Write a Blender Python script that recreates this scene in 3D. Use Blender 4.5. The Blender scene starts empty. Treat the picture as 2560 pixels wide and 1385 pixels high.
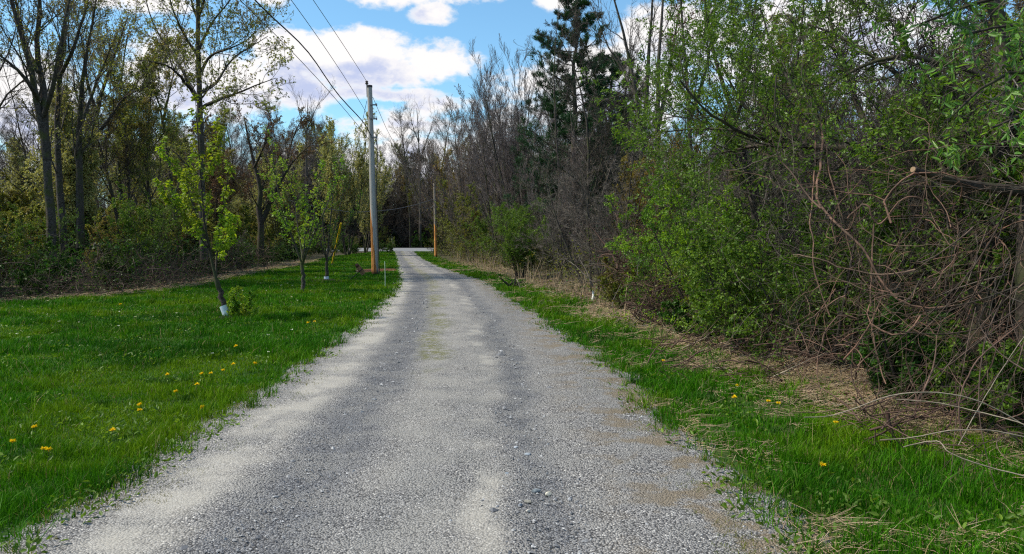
import bpy, math, numpy as np
R = math.radians
scene = bpy.context.scene
col = scene.collection
rng = np.random.default_rng(7)

# ------------------------------------------------------------------ camera
F, CX, CY, HC = 1900.0, 1280.0, 692.5, 1.6
PITCH = math.atan((CY - 602.0) / F)
cam_d = bpy.data.cameras.new('camera')
cam = bpy.data.objects.new('camera', cam_d); col.objects.link(cam)
cam.location = (0, 0, HC); cam.rotation_euler = (R(90) - PITCH, 0, 0)
cam_d.sensor_width = 36.0; cam_d.lens = F / 2560 * 36.0
cam_d.clip_start = 0.05; cam_d.clip_end = 5000
scene.camera = cam
scene.view_settings.view_transform = 'Standard'; scene.view_settings.look = 'None'
scene.view_settings.exposure = 0.24; scene.view_settings.gamma = 1.0
scene.cycles.max_bounces = 5; scene.cycles.diffuse_bounces = 3; scene.cycles.glossy_bounces = 2
scene.cycles.transmission_bounces = 3; scene.cycles.transparent_max_bounces = 4
scene.cycles.use_denoising = False; scene.cycles.sample_clamp_indirect = 2.0; scene.cycles.sample_clamp_direct = 6.0
scene.cycles.pixel_filter_type = 'BLACKMAN_HARRIS'; scene.cycles.filter_width = 1.2

def ray(px, py):
    a, b = (px - CX) / F, (CY - py) / F
    return np.array([a, math.cos(PITCH) + b * math.sin(PITCH), -math.sin(PITCH) + b * math.cos(PITCH)])
def G(px, py, z=0.0):
    d = ray(px, py); return np.array([0, 0, HC]) + d * ((z - HC) / d[2])
def W(px, py, Y):
    d = ray(px, py); return np.array([0, 0, HC]) + d * (Y / d[1])

# ------------------------------------------------------------------ sun and sky
SUN_EL, SUN_AZ = R(50), R(-92)          # azimuth measured from +Y towards +X
sl = bpy.data.lights.new('sun', 'SUN'); so = bpy.data.objects.new('sun', sl); col.objects.link(so)
sl.energy = 4.7; sl.angle = R(2.5); sl.color = (1.0, 0.91, 0.76)
sv = np.array([math.sin(SUN_AZ) * math.cos(SUN_EL), math.cos(SUN_AZ) * math.cos(SUN_EL), math.sin(SUN_EL)])
from mathutils import Vector
so.rotation_euler = Vector(sv).to_track_quat('Z', 'Y').to_euler()
so.location = (-30, 0, 40)

world = bpy.data.worlds.new('World'); scene.world = world; world.use_nodes = True
def build_world():
    nt = world.node_tree; N = nt.nodes; L = nt.links
    for n in list(N): N.remove(n)
    out = N.new('ShaderNodeOutputWorld'); bg = N.new('ShaderNodeBackground'); bg.inputs[1].default_value = 0.075
    L.new(bg.outputs[0], out.inputs[0])
    sky = N.new('ShaderNodeTexSky'); sky.sky_type = 'NISHITA'; sky.sun_disc = False
    sky.sun_elevation = SUN_EL; sky.sun_rotation = SUN_AZ; sky.altitude = 100; sky.air_density = 1.0
    sky.dust_density = 0.6; sky.ozone_density = 1.6
    tc = N.new('ShaderNodeTexCoord'); sep = N.new('ShaderNodeSeparateXYZ'); L.new(tc.outputs['Generated'], sep.inputs[0])
    def M(op, a, b=None, c=None):
        n = N.new('ShaderNodeMath'); n.operation = op
        for i, v in enumerate((a, b, c)):
            if v is None: continue
            if isinstance(v, (int, float)): n.inputs[i].default_value = v
            else: L.new(v, n.inputs[i])
        return n.outputs[0]
    az = M('ARCTAN2', sep.outputs[0], sep.outputs[1])
    el = M('ARCSINE', sep.outputs[2])
    def fbm(azs, els, scale, det, rough=0.55, off=0.0):
        c = N.new('ShaderNodeCombineXYZ'); L.new(azs, c.inputs[0]); L.new(M('MULTIPLY', els, 1.6), c.inputs[1]); c.inputs[2].default_value = off
        n = N.new('ShaderNodeTexNoise'); n.inputs['Scale'].default_value = scale; n.inputs['Detail'].default_value = det
        n.inputs['Roughness'].default_value = rough; L.new(c.outputs[0], n.inputs['Vector']); return n.outputs[0]
    def pa(px): return math.atan((px - 1280) / F)
    def pe(px, py): return math.atan((602 - py) / F * math.cos(pa(px)))
    # (centre px, centre py, half width px, half height px, weight)
    blobs = [(880, 160, 215, 80, 1.1), (1095, 155, 110, 55, 1.0), (740, 135, 120, 55, 1.0), (1190, 150, 50, 28, .6),
             (1050, -8, 215, 48, 1.0), (1085, 28, 80, 42, .9), (650, 220, 230, 80, 1.0), (430, 190, 120, 100, .9), (300, 0, 160, 38, .8),
             (900, 235, 210, 20, .6), (1120, 270, 100, 26, .6),
             (1500, 250, 300, 140, .9), (1700, 90, 200, 90, .8), (2100, 120, 300, 160, .9),
             (60, 260, 200, 120, .8), (960, 320, 420, 45, .55), (1280, 450, 1500, 150, .7), (680, 8, 50, 18, .5), (1400, 5, 60, 30, .5)]
    def density(a, e):
        tot = None
        for (x, y, w, h, s) in blobs:
            da = M('MULTIPLY', M('SUBTRACT', a, pa(x)), F / w)
            de = M('MULTIPLY', M('SUBTRACT', e, pe(x, y)), F / h)
            r2 = M('ADD', M('MULTIPLY', da, da), M('MULTIPLY', de, de))
            g = M('MULTIPLY', M('SUBTRACT', 1.0, r2), s)
            g = M('MAXIMUM', g, -1.0)
            tot = g if tot is None else M('MAXIMUM', tot, g)
        n1 = fbm(a, e, 11.0, 9.0, .56, 3.1)
        n2 = fbm(a, e, 34.0, 5.0, .6, 6.3)
        bil = M('MULTIPLY', M('ABSOLUTE', M('SUBTRACT', n2, 0.5)), -1.5)
        n0 = fbm(a, e, 2.6, 4.0, .5, 9.7)
        back = M('MULTIPLY', M('SUBTRACT', n0, 0.52), 5.0)      # scattered cumulus everywhere away from the listed ones
        far = M('SUBTRACT', M('ABSOLUTE', a), 0.8)
        far = M('MINIMUM', M('MAXIMUM', M('MULTIPLY', far, 6.0), 0.0), 1.0)
        hi = M('MINIMUM', M('MAXIMUM', M('MULTIPLY', M('SUBTRACT', e, 0.42), 8.0), 0.0), 1.0)
        far = M('MAXIMUM', far, hi)
        tot = M('ADD', M('MULTIPLY', tot, M('SUBTRACT', 1.0, far)), M('MULTIPLY', back, far))
        return M('ADD', M('ADD', tot, M('MULTIPLY', M('SUBTRACT', n1, 0.5), 2.8)), M('ADD', bil, 0.0))
    D = density(az, el)
    D2 = density(M('SUBTRACT', az, 0.014), M('ADD', el, 0.034))
    def ramp(v, a, b):
        n = N.new('ShaderNodeMapRange'); n.interpolation_type = 'SMOOTHSTEP'; L.new(v, n.inputs[0])
        n.inputs[1].default_value = a; n.inputs[2].default_value = b; return n.outputs[0]
    mask = ramp(D, -0.10, 0.52)
    shade = M('MULTIPLY', ramp(D2, 0.15, 1.0), ramp(D, 0.1, 0.9))
    cm = N.new('ShaderNodeMix'); cm.data_type = 'RGBA'
    cm.inputs[6].default_value = (11.6, 11.3, 11.2, 1); cm.inputs[7].default_value = (6.3, 7.1, 9.9, 1); L.new(shade, cm.inputs[0])
    tint = N.new('ShaderNodeMix'); tint.data_type = 'RGBA'; tint.blend_type = 'MULTIPLY'; tint.inputs[0].default_value = 1
    L.new(sky.outputs[0], tint.inputs[6]); tint.inputs[7].default_value = (1.55, 2.15, 2.25, 1)
    mx = N.new('ShaderNodeMix'); mx.data_type = 'RGBA'; L.new(mask, mx.inputs[0]); L.new(tint.outputs[2], mx.inputs[6]); L.new(cm.outputs[2], mx.inputs[7])
    # below the horizon the sky must not light anything through the ground sheet
    L.new(mx.outputs[2], bg.inputs[0])
build_world()

# ------------------------------------------------------------------ node helpers
def mat(name):
    m = bpy.data.materials.new(name); m.use_nodes = True
    nt = m.node_tree; b = nt.nodes['Principled BSDF']; b.inputs['Roughness'].default_value = .75
    b.inputs['Specular IOR Level'].default_value = .25
    return m, nt, b
def mix(nt, f, a, b, blend='MIX'):
    n = nt.nodes.new('ShaderNodeMix'); n.data_type = 'RGBA'; n.blend_type = blend
    for i, v in ((0, f), (6, a), (7, b)):
        if isinstance(v, (int, float)): n.inputs[i].default_value = v
        elif isinstance(v, tuple): n.inputs[i].default_value = (*v[:3], 1)
        else: nt.links.new(v, n.inputs[i])
    return n.outputs[2]
def noise(nt, vec, scale, det=4, rough=.55):
    n = nt.nodes.new('ShaderNodeTexNoise'); n.inputs['Scale'].default_value = scale
    n.inputs['Detail'].default_value = det; n.inputs['Roughness'].default_value = rough
    if vec is not None: nt.links.new(vec, n.inputs['Vector'])
    return n.outputs[0]
def ramp(nt, v, a, b, lo=0.0, hi=1.0):
    n = nt.nodes.new('ShaderNodeMapRange'); n.interpolation_type = 'SMOOTHSTEP'; nt.links.new(v, n.inputs[0])
    n.inputs[1].default_value = a; n.inputs[2].default_value = b; n.inputs[3].default_value = lo; n.inputs[4].default_value = hi
    return n.outputs[0]
def math_(nt, op, a, b=None):
    n = nt.nodes.new('ShaderNodeMath'); n.operation = op
    for i, v in enumerate((a, b)):
        if v is None: continue
        if isinstance(v, (int, float)): n.inputs[i].default_value = v
        else: nt.links.new(v, n.inputs[i])
    return n.outputs[0]
def geo(nt): return nt.nodes.new('ShaderNodeNewGeometry')

def bark(name, c1, c2, moss=None, scale=18, rough=.85):
    m, nt, b = mat(name); g = geo(nt)
    c = mix(nt, g.outputs['Random Per Island'], c1, c2)
    n = noise(nt, g.outputs['Position'], scale, 5)
    c = mix(nt, ramp(nt, n, .35, .7), c, tuple(v * .45 for v in c1))
    if moss:
        n2 = noise(nt, g.outputs['Position'], 2.2, 3)
        c = mix(nt, ramp(nt, n2, .48, .66), c, moss)
    nt.links.new(c, b.inputs['Base Color']); b.inputs['Roughness'].default_value = rough
    return m
def leafm(name, cols, transl=.4, rough=.5, spec=.3, nscale=.8):
    m, nt, b = mat(name); g = geo(nt)
    c = mix(nt, g.outputs['Random Per Island'], cols[0], cols[1])
    if len(cols) > 2:
        n = noise(nt, g.outputs['Position'], nscale, 2)
        c = mix(nt, ramp(nt, n, .42, .62), c, cols[2])
    nt.links.new(c, b.inputs['Base Color']); b.inputs['Roughness'].default_value = rough; b.inputs['Specular IOR Level'].default_value = spec
    t = nt.nodes.new('ShaderNodeBsdfTranslucent')
    ct = mix(nt, 1.0, c, (1.25, 1.2, .55), 'MULTIPLY'); nt.links.new(ct, t.inputs[0])
    ms = nt.nodes.new('ShaderNodeMixShader'); ms.inputs[0].default_value = transl
    nt.links.new(b.outputs[0], ms.inputs[1]); nt.links.new(t.outputs[0], ms.inputs[2])
    nt.links.new(ms.outputs[0], nt.nodes['Material Output'].inputs[0])
    return m
def plain(name, c, rough=.6, metal=0.0, var=.25, scale=30):
    m, nt, b = mat(name); g = geo(nt); n = noise(nt, g.outputs['Position'], scale, 4)
    nt.links.new(mix(nt, ramp(nt, n, .35, .7), c, tuple(v * (1 - var) for v in c)), b.inputs['Base Color'])
    b.inputs['Roughness'].default_value = rough; b.inputs['Metallic'].default_value = metal
    return m

# ------------------------------------------------------------------ mesh builder
class MB:
    def __init__(s): s.v = []; s.q = []; s.t = []; s.qm = []; s.tm = []; s.n = 0; s.uv = None
    def add(s, V, Q=None, T=None, mi=0):
        V = np.asarray(V, np.float32).reshape(-1, 3)
        if Q is not None and len(Q): Q = np.asarray(Q, np.int32); s.q.append(Q + s.n); s.qm.append(np.full(len(Q), mi, np.int32))
        if T is not None and len(T): T = np.asarray(T, np.int32); s.t.append(T + s.n); s.tm.append(np.full(len(T), mi, np.int32))
        s.v.append(V); s.n += len(V)
    def mesh(s, name, mats, smooth=True):
        V = np.concatenate(s.v)
        Q = np.concatenate(s.q) if s.q else np.zeros((0, 4), np.int32); T = np.concatenate(s.t) if s.t else np.zeros((0, 3), np.int32)
        m = bpy.data.meshes.new(name); m.vertices.add(len(V)); m.vertices.foreach_set('co', V.ravel())
        nl = Q.size + T.size; m.loops.add(nl); m.loops.foreach_set('vertex_index', np.concatenate([Q.ravel(), T.ravel()]).astype(np.int32))
        m.polygons.add(len(Q) + len(T))
        m.polygons.foreach_set('loop_start', np.concatenate([np.arange(len(Q)) * 4, Q.size + np.arange(len(T)) * 3]).astype(np.int32))
        mi = np.concatenate((s.qm or [np.zeros(0, np.int32)]) + (s.tm or [np.zeros(0, np.int32)]))
        m.polygons.foreach_set('material_index', mi.astype(np.int32))
        m.polygons.foreach_set('use_smooth', np.full(len(mi), smooth))
        for x in (mats if isinstance(mats, (list, tuple)) else [mats]): m.materials.append(x)
        m.update(calc_edges=True)
        return m

def nrm(a): return a / np.maximum(np.linalg.norm(a, axis=-1, keepdims=True), 1e-9)
def tubes(mb, P, Rr, S=3, mi=0, cap=False):
    """P (N,K,3) centre lines, Rr (N,K) radii -> one swept tube each"""
    P = np.asarray(P, float); Rr = np.asarray(Rr, float)
    if P.ndim == 2: P = P[None]; Rr = Rr[None]
    N, K, _ = P.shape
    T = np.gradient(P, axis=1); T = nrm(T)
    mean = nrm(P[:, -1] - P[:, 0])
    ref = np.where(np.abs(mean[:, 2:3]) < .8, np.array([[0, 0, 1.]]), np.array([[1., .3, 0]]))[:, None]
    U = nrm(np.cross(T, np.broadcast_to(ref, T.shape))); V = np.cross(T, U)
    a = np.arange(S) * 2 * np.pi / S
    ring = U[:, :, None] * np.cos(a)[None, None, :, None] + V[:, :, None] * np.sin(a)[None, None, :, None]
    X = P[:, :, None] + ring * Rr[:, :, None, None]
    idx = np.arange(N * K * S).reshape(N, K, S)
    A = idx[:, :-1]; B = np.roll(A, -1, 2); C = idx[:, 1:]; D = np.roll(C, -1, 2)
    Q = np.stack([A, B, D, C], -1).reshape(-1, 4)
    mb.add(X.reshape(-1, 3), Q, mi=mi)
    if cap:
        for n in range(N):
            for k in (0, K - 1):
                r = X[n, k]; c = r.mean(0); ii = np.arange(S)
                mb.add(np.vstack([r, c]), None, np.stack([ii, (ii + 1) % S, np.full(S, S)], 1), mi)

def perp(rng, D):
    r = rng.normal(size=D.shape); r -= D * (r * D).sum(-1, keepdims=True); return nrm(r)
def grow(rng, P, Rr, n, t0=.2, t1=1., ang=(30, 55), lf=.5, shape=.6, up=.3, wob=.15, K=4, rr=.55, minr=.003, lenabs=None):
    N, KP, _ = P.shape
    t = (np.arange(n)[None] + rng.random((N, n))) / n * (t1 - t0) + t0
    x = t * (KP - 1); i = np.minimum(x.astype(int), KP - 2); f = (x - i)[..., None]
    I = np.arange(N)[:, None]
    pos = P[I, i] * (1 - f) + P[I, i + 1] * f
    T = nrm(P[I, i + 1] - P[I, i])
    Rp = Rr[I, i] * (1 - f[..., 0]) + Rr[I, i + 1] * f[..., 0]
    Lp = np.linalg.norm(np.diff(P, axis=1), axis=2).sum(1)[:, None]
    if lenabs is not None: Lp = np.full((N, 1), lenabs)
    tt = (t - t0) / (t1 - t0)
    L = Lp * lf * (1 - shape * tt) * rng.uniform(.65, 1.25, t.shape)
    a = np.radians(rng.uniform(*ang, t.shape))[..., None]
    D = np.cos(a) * T + np.sin(a) * perp(rng, T)
    pos = pos.reshape(-1, 3); D = D.reshape(-1, 3); L = L.reshape(-1); r0 = np.maximum(Rp.reshape(-1) * rr * rng.uniform(.7, 1.1, L.shape), minr)
    pts = [pos]
    for k in range(K - 1):
        D = nrm(D + rng.normal(size=D.shape) * wob + np.array([0, 0, up / (K - 1)]))
        pts.append(pts[-1] + D * (L / (K - 1))[:, None])
    NP = np.stack(pts, 1)
    NR = r0[:, None] * np.linspace(1, .3, K)[None]
    return NP, np.maximum(NR, minr * .5)
def resample(p, K):
    p = np.asarray(p, float); d = np.r_[0, np.cumsum(np.linalg.norm(np.diff(p, axis=0), axis=1))]
    s = np.linspace(0, d[-1], K)
    # smooth interpolation (cubic-ish by averaging)
    q = np.stack([np.interp(s, d, p[:, j]) for j in range(p.shape[1])], 1)
    for _ in range(2): q[1:-1] = .25 * q[:-2] + .5 * q[1:-1] + .25 * q[2:]
    return q
def leaves(mb, rng, B, D, size, wr=.5, mi=0, droop=.0, fold=False, var=.35):
    """leaf blades from base points B along directions D"""
    N = len(B); D = nrm(D + np.array([0, 0, -droop])); n = perp(rng, D); n = nrm(n + np.array([0, 0, .9]))
    s = nrm(np.cross(D, n)); n = np.cross(s, D)
    L = (size * rng.uniform(1 - var, 1 + var, N))[:, None]; w = L * wr * .5
    if fold:
        v = [B, B + D * L * .35 + s * w + n * w * .25, B + D * L * .72 + s * w * .75 + n * w * .1 , B + D * L - n * L * .12,
             B + D * L * .72 - s * w * .75 + n * w * .1, B + D * L * .35 - s * w + n * w * .25]
        V = np.stack(v, 1); i = np.arange(N)[:, None] * 6
        mb.add(V.reshape(-1, 3), np.concatenate([i + np.array([[0, 1, 2, 3]]), i + np.array([[0, 3, 4, 5]])]), mi=mi)
    else:
        V = np.stack([B, B + D * L * .45 + s * w, B + D * L - n * L * .1, B + D * L * .45 - s * w], 1)
        mb.add(V.reshape(-1, 3), np.arange(N)[:, None] * 4 + np.arange(4)[None], mi=mi)
def on(rng, P, per, t0=.2, spread=.0):
    """per points on each polyline -> (points, outward directions)"""
    N, K, _ = P.shape; t = rng.uniform(t0, 1, (N, per)); x = t * (K - 1); i = np.minimum(x.astype(int), K - 2); f = (x - i)[..., None]
    I = np.arange(N)[:, None]; pos = P[I, i] * (1 - f) + P[I, i + 1] * f; T = nrm(P[I, i + 1] - P[I, i])
    d = nrm(T * .5 + perp(rng, T)); pos = pos.reshape(-1, 3) + rng.normal(size=(N * per, 3)) * spread
    return pos, d.reshape(-1, 3)

def vnoise(x, y, s, seed=0):
    r = np.random.default_rng(seed).random((64, 64)); X = x / s; Y = y / s
    i = np.floor(X).astype(int); j = np.floor(Y).astype(int); u = X - i; v = Y - j; u = u * u * (3 - 2 * u); v = v * v * (3 - 2 * v)
    g = lambda a, b: r[a % 64, b % 64]
    return (g(i, j) * (1 - u) + g(i + 1, j) * u) * (1 - v) + (g(i, j + 1) * (1 - u) + g(i + 1, j + 1) * u) * v

# ------------------------------------------------------------------ object helpers
def tag(o, label=None, cat=None, group=None, kind=None):
    if label: o['label'] = label
    if cat: o['category'] = cat
    if group: o['group'] = group
    if kind: o['kind'] = kind
    return o
def obj(name, mesh, parent=None, loc=None):
    o = bpy.data.objects.new(name, mesh); col.objects.link(o)
    if parent is not None: o.parent = parent
    if loc is not None: o.location = loc
    return o
def empty(name, loc, label, cat, group=None):
    o = bpy.data.objects.new(name, None); col.objects.link(o); o.location = tuple(loc); o.empty_display_size = .3
    return tag(o, label, cat, group)

exec_after = []
# ------------------------------------------------------------------ layout curves (metres)
def gl(pts): return np.array([G(*p)[:2] for p in pts])
RL = gl([(85,1385),(180,1330),(290,1260),(420,1180),(520,1110),(620,1045),(700,990),(790,920),(860,870),(925,815),(982,760),(1005,720),(1012,692),(1006,660),(998,642),(992,629)])
RR = gl([(1925,1385),(1895,1340),(1805,1230),(1700,1130),(1610,1060),(1560,1000),(1515,930),(1395,850),(1338,800),(1265,755),(1200,705),(1090,668),(1050,648),(1030,629)])
RL = np.vstack([[RL[0,0]-.25, 1.0], [RL[0,0]-.05, 2.8], RL]); RR = np.vstack([[RR[0,0]+.0, 1.0], [RR[0,0], 2.8], RR])
WL = np.vstack([[-14.5,0],[-14.2,14], gl([(-20,757),(200,746),(360,733),(500,712),(600,690),(700,672),(780,655),(850,640),(940,630)])])
VR = np.vstack([[3.6,0],[3.9,4.6], gl([(2560,1110),(2300,1060),(2100,1015),(1900,955),(1750,888),(1650,842),(1500,790),(1400,747),(1330,722),(1240,692),(1160,665),(1100,650),(1062,632)])])
fRL = lambda y: np.interp(y, RL[:,1], RL[:,0]); fRR = lambda y: np.interp(y, RR[:,1], RR[:,0])
fWL = lambda y: np.interp(y, WL[:,1], WL[:,0]); fVR = lambda y: np.interp(y, VR[:,1], VR[:,0])
YEND = RL[-1,1]

# ------------------------------------------------------------------ materials
M_floor, nt, b = mat('forest_floor'); g = geo(nt)
n = noise(nt, g.outputs['Position'], 1.1, 6); n2 = noise(nt, g.outputs['Position'], 14, 5)
c = mix(nt, ramp(nt, n, .4, .62), (.05,.035,.02), (.03,.05,.012)); c = mix(nt, ramp(nt, n2, .45, .7), c, (.11,.08,.05))
nt.links.new(c, b.inputs['Base Color']); b.inputs['Roughness'].default_value = .95
M_lawn, nt, b = mat('lawn_soil'); g = geo(nt)
n = noise(nt, g.outputs['Position'], .5, 5); n2 = noise(nt, g.outputs['Position'], 25, 4)
c = mix(nt, ramp(nt, n, .4, .62), (.02,.07,.003), (.035,.085,.004)); c = mix(nt, ramp(nt, n2, .4, .7), c, (.012,.035,.004))
nt.links.new(c, b.inputs['Base Color']); b.inputs['Roughness'].default_value = .95
M_verge, nt, b = mat('verge_soil'); g = geo(nt)
n = noise(nt, g.outputs['Position'], .9, 5); n2 = noise(nt, g.outputs['Position'], 25, 4)
c = mix(nt, ramp(nt, n, .45, .62), (.025,.075,.004), (.09,.09,.03)); c = mix(nt, ramp(nt, n2, .4, .7), c, (.03,.04,.012))
nt.links.new(c, b.inputs['Base Color']); b.inputs['Roughness'].default_value = .95
M_asph = plain('worn_asphalt', (.20,.21,.225), .8, var=.12, scale=3)
M_soil = plain('red_soil', (.12,.045,.015), .95, var=.5, scale=9)
M_mulch = plain('dark_mulch', (.02,.014,.01), .95, var=.6, scale=40)

def gravel_mat():
    m, nt, b = mat('gravel'); L = nt.links
    uvn = nt.nodes.new('ShaderNodeUVMap'); sp = nt.nodes.new('ShaderNodeSeparateXYZ'); L.new(uvn.outputs[0], sp.inputs[0])
    g = geo(nt); pos = g.outputs['Position']
    u = sp.outputs[0]                                   # metres from the driveway's centre line
    nb = noise(nt, pos, .55, 4, .6); wob = math_(nt, 'MULTIPLY', math_(nt, 'SUBTRACT', nb, .5), .7)
    uu = math_(nt, 'ADD', u, wob)
    def band(c, w, soft=.14):
        d = math_(nt, 'ABSOLUTE', math_(nt, 'SUBTRACT', uu, c)); return ramp(nt, d, w + soft, max(w - soft, 0))
    # loose grey gravel everywhere, packed pale fines in the wheel tracks
    big = noise(nt, pos, 1.6, 5, .6)
    pale = math_(nt, 'MAXIMUM', band(-1.45, .24), math_(nt, 'MULTIPLY', band(.33, .13, .1), ramp(nt, noise(nt, pos, .35, 3), .36, .56)))
    pale = math_(nt, 'MAXIMUM', pale, math_(nt, 'MULTIPLY', band(-.08, .34), .42))
    pale = math_(nt, 'MULTIPLY', pale, ramp(nt, big, .35, .62, .15, .75))
    dark = math_(nt, 'MAXIMUM', band(-.82, .26), band(.72, .15, .12))
    vor = nt.nodes.new('ShaderNodeTexVoronoi'); vor.inputs['Scale'].default_value = 80; L.new(pos, vor.inputs['Vector'])
    vor2 = nt.nodes.new('ShaderNodeTexVoronoi'); vor2.inputs['Scale'].default_value = 170; L.new(pos, vor2.inputs['Vector'])
    hs = nt.nodes.new('ShaderNodeSeparateColor'); L.new(vor.outputs['Color'], hs.inputs[0])
    hs2 = nt.nodes.new('ShaderNodeSeparateColor'); L.new(vor2.outputs['Color'], hs2.inputs[0])
    stone = mix(nt, hs.outputs[0], (.085,.082,.082), (.38,.37,.36)); stone = mix(nt, ramp(nt, hs.outputs[1], .93, .97), stone, (.62,.60,.56))
    fine = mix(nt, hs2.outputs[0], (.28,.262,.225), (.45,.43,.38))
    c = mix(nt, math_(nt, 'MULTIPLY', dark, .7), stone, mix(nt, hs.outputs[2], (.04,.043,.052), (.20,.21,.232)))
    mid = mix(nt, hs2.outputs[1], (.17,.168,.16), (.38,.37,.35))
    c = mix(nt, ramp(nt, noise(nt, pos, 2.5, 6, .65), .42, .6, 0, .6), c, mid)
    c = mix(nt, pale, c, fine)
    # dark gaps between stones
    gap = ramp(nt, vor.outputs['Distance'], .5, .8)
    c = mix(nt, math_(nt, 'MULTIPLY', gap, math_(nt, 'SUBTRACT', .85, pale)), c, (.02,.02,.022))
    # brown old leaf dust at the right edge
    br = math_(nt, 'MULTIPLY', ramp(nt, u, .9, 1.6), ramp(nt, noise(nt, pos, 1.9, 5, .7), .46, .58, 0, .85))
    c = mix(nt, br, c, mix(nt, hs2.outputs[2], (.10,.075,.045), (.28,.23,.16)))
    # thin moss and seedlings along the crown, further on
    mo = math_(nt, 'MULTIPLY', band(-.36, .18, .14), ramp(nt, sp.outputs[1], 8.2, 9.2))
    mo = math_(nt, 'MULTIPLY', mo, ramp(nt, noise(nt, pos, .33, 3, .6), .42, .52))
    mo = math_(nt, 'MULTIPLY', mo, ramp(nt, noise(nt, pos, 9, 5, .7), .40, .60, .0, .85))
    c = mix(nt, mo, c, mix(nt, hs2.outputs[0], (.07,.085,.018), (.17,.16,.05)))
    L.new(c, b.inputs['Base Color']); b.inputs['Roughness'].default_value = .85
    hgt = math_(nt, 'MULTIPLY', math_(nt, 'SUBTRACT', 1.0, vor.outputs['Distance']), math_(nt, 'SUBTRACT', 1.15, pale))
    bp = nt.nodes.new('ShaderNodeBump'); bp.inputs['Strength'].default_value = .9; bp.inputs['Distance'].default_value = .012
    L.new(hgt, bp.inputs['Height']); L.new(bp.outputs[0], b.inputs['Normal'])
    return m
M_gravel = gravel_mat()

M_grass, nt, b = mat('grass_blade'); g = geo(nt)
n = noise(nt, g.outputs['Position'], .38, 4, .6); n1 = noise(nt, g.outputs['Position'], 1.7, 3)
c = mix(nt, g.outputs['Random Per Island'], (.014,.095,.001), (.075,.235,.004))
c = mix(nt, ramp(nt, n, .46, .6, 0, .85), c, mix(nt, g.outputs['Random Per Island'], (.08,.18,.002), (.19,.30,.006)))
n3 = noise(nt, g.outputs['Position'], .23, 3)  # broad patches darken the blade colour, standing in for soft shade bands
c = mix(nt, ramp(nt, n3, .52, .62, 0, .8), c, mix(nt, g.outputs['Random Per Island'], (.006,.055,.002), (.03,.14,.005)))
c = mix(nt, ramp(nt, math_(nt, 'FRACT', math_(nt, 'MULTIPLY', g.outputs['Random Per Island'], 37.0)), .95, .97), c, (.26,.22,.09))
c = mix(nt, ramp(nt, n1, .55, .7, 0, .8), c, (.006,.05,.002))
nt.links.new(c, b.inputs['Base Color']); b.inputs['Roughness'].default_value = .55; b.inputs['Specular IOR Level'].default_value = .10
t = nt.nodes.new('ShaderNodeBsdfTranslucent'); nt.links.new(c, t.inputs[0]); ms = nt.nodes.new('ShaderNodeMixShader'); ms.inputs[0].default_value = .3
nt.links.new(b.outputs[0], ms.inputs[1]); nt.links.new(t.outputs[0], ms.inputs[2]); nt.links.new(ms.outputs[0], nt.nodes['Material Output'].inputs[0])
M_straw = bark('dead_straw', (.62,.48,.30), (.22,.14,.08), scale=3)
M_litter = leafm('dead_leaves', [(.10,.055,.03), (.30,.20,.13)], .15)
B_grey = bark('grey_bark', (.05,.043,.036), (.12,.105,.09), moss=(.05,.058,.018))
B_dark = bark('dark_bark', (.045,.036,.03), (.10,.08,.065), moss=(.05,.055,.025))
B_twig = bark('grey_twigs', (.085,.07,.058), (.27,.235,.20), scale=3)
B_twigd = bark('dark_twigs', (.04,.033,.026), (.16,.132,.108), scale=3)
B_red = bark('reddish_twigs', (.05,.026,.02), (.19,.12,.09), scale=3)
B_purple = bark('mauve_twigs', (.11,.088,.086), (.31,.265,.25), scale=3)
B_cane = bark('canes', (.16,.11,.08), (.22,.115,.08), scale=6)
B_cdark = bark('old_canes', (.05,.036,.028), (.19,.13,.10), scale=6)
B_pale = bark('pale_wood', (.34,.29,.22), (.26,.215,.16), scale=10)
L_yg = leafm('yellow_green_leaves', [(.16,.29,.02), (.34,.42,.04), (.14,.28,.02)], .45)
L_bronze = leafm('young_tree_leaves', [(.12,.26,.012), (.33,.43,.03), (.20,.24,.02)], .5)
L_bright = leafm('bright_leaves', [(.12,.28,.015), (.30,.44,.02), (.09,.20,.02)], .45)
L_green = leafm('green_leaves', [(.06,.14,.012), (.17,.28,.025), (.09,.17,.018)], .4)
L_dark = leafm('dark_leaves', [(.015,.075,.006), (.07,.17,.018), (.05,.09,.012)], .35)
L_olive = leafm('olive_leaves', [(.09,.13,.015), (.20,.23,.03), (.15,.14,.025)], .4)
L_bud = leafm('spring_buds', [(.13,.19,.03), (.30,.32,.08), (.20,.17,.06)], .45)
L_palebud = leafm('pale_buds', [(.28,.30,.10), (.42,.40,.18)], .4)
L_redbud = leafm('red_buds', [(.10,.045,.03), (.19,.11,.06), (.12,.10,.04)], .3)
L_pine = leafm('pine_needles', [(.012,.045,.016), (.035,.105,.04)], .2)
L_will = leafm('long_leaves', [(.10,.24,.04), (.20,.36,.06), (.08,.20,.05)], .45, .4, .4)

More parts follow.
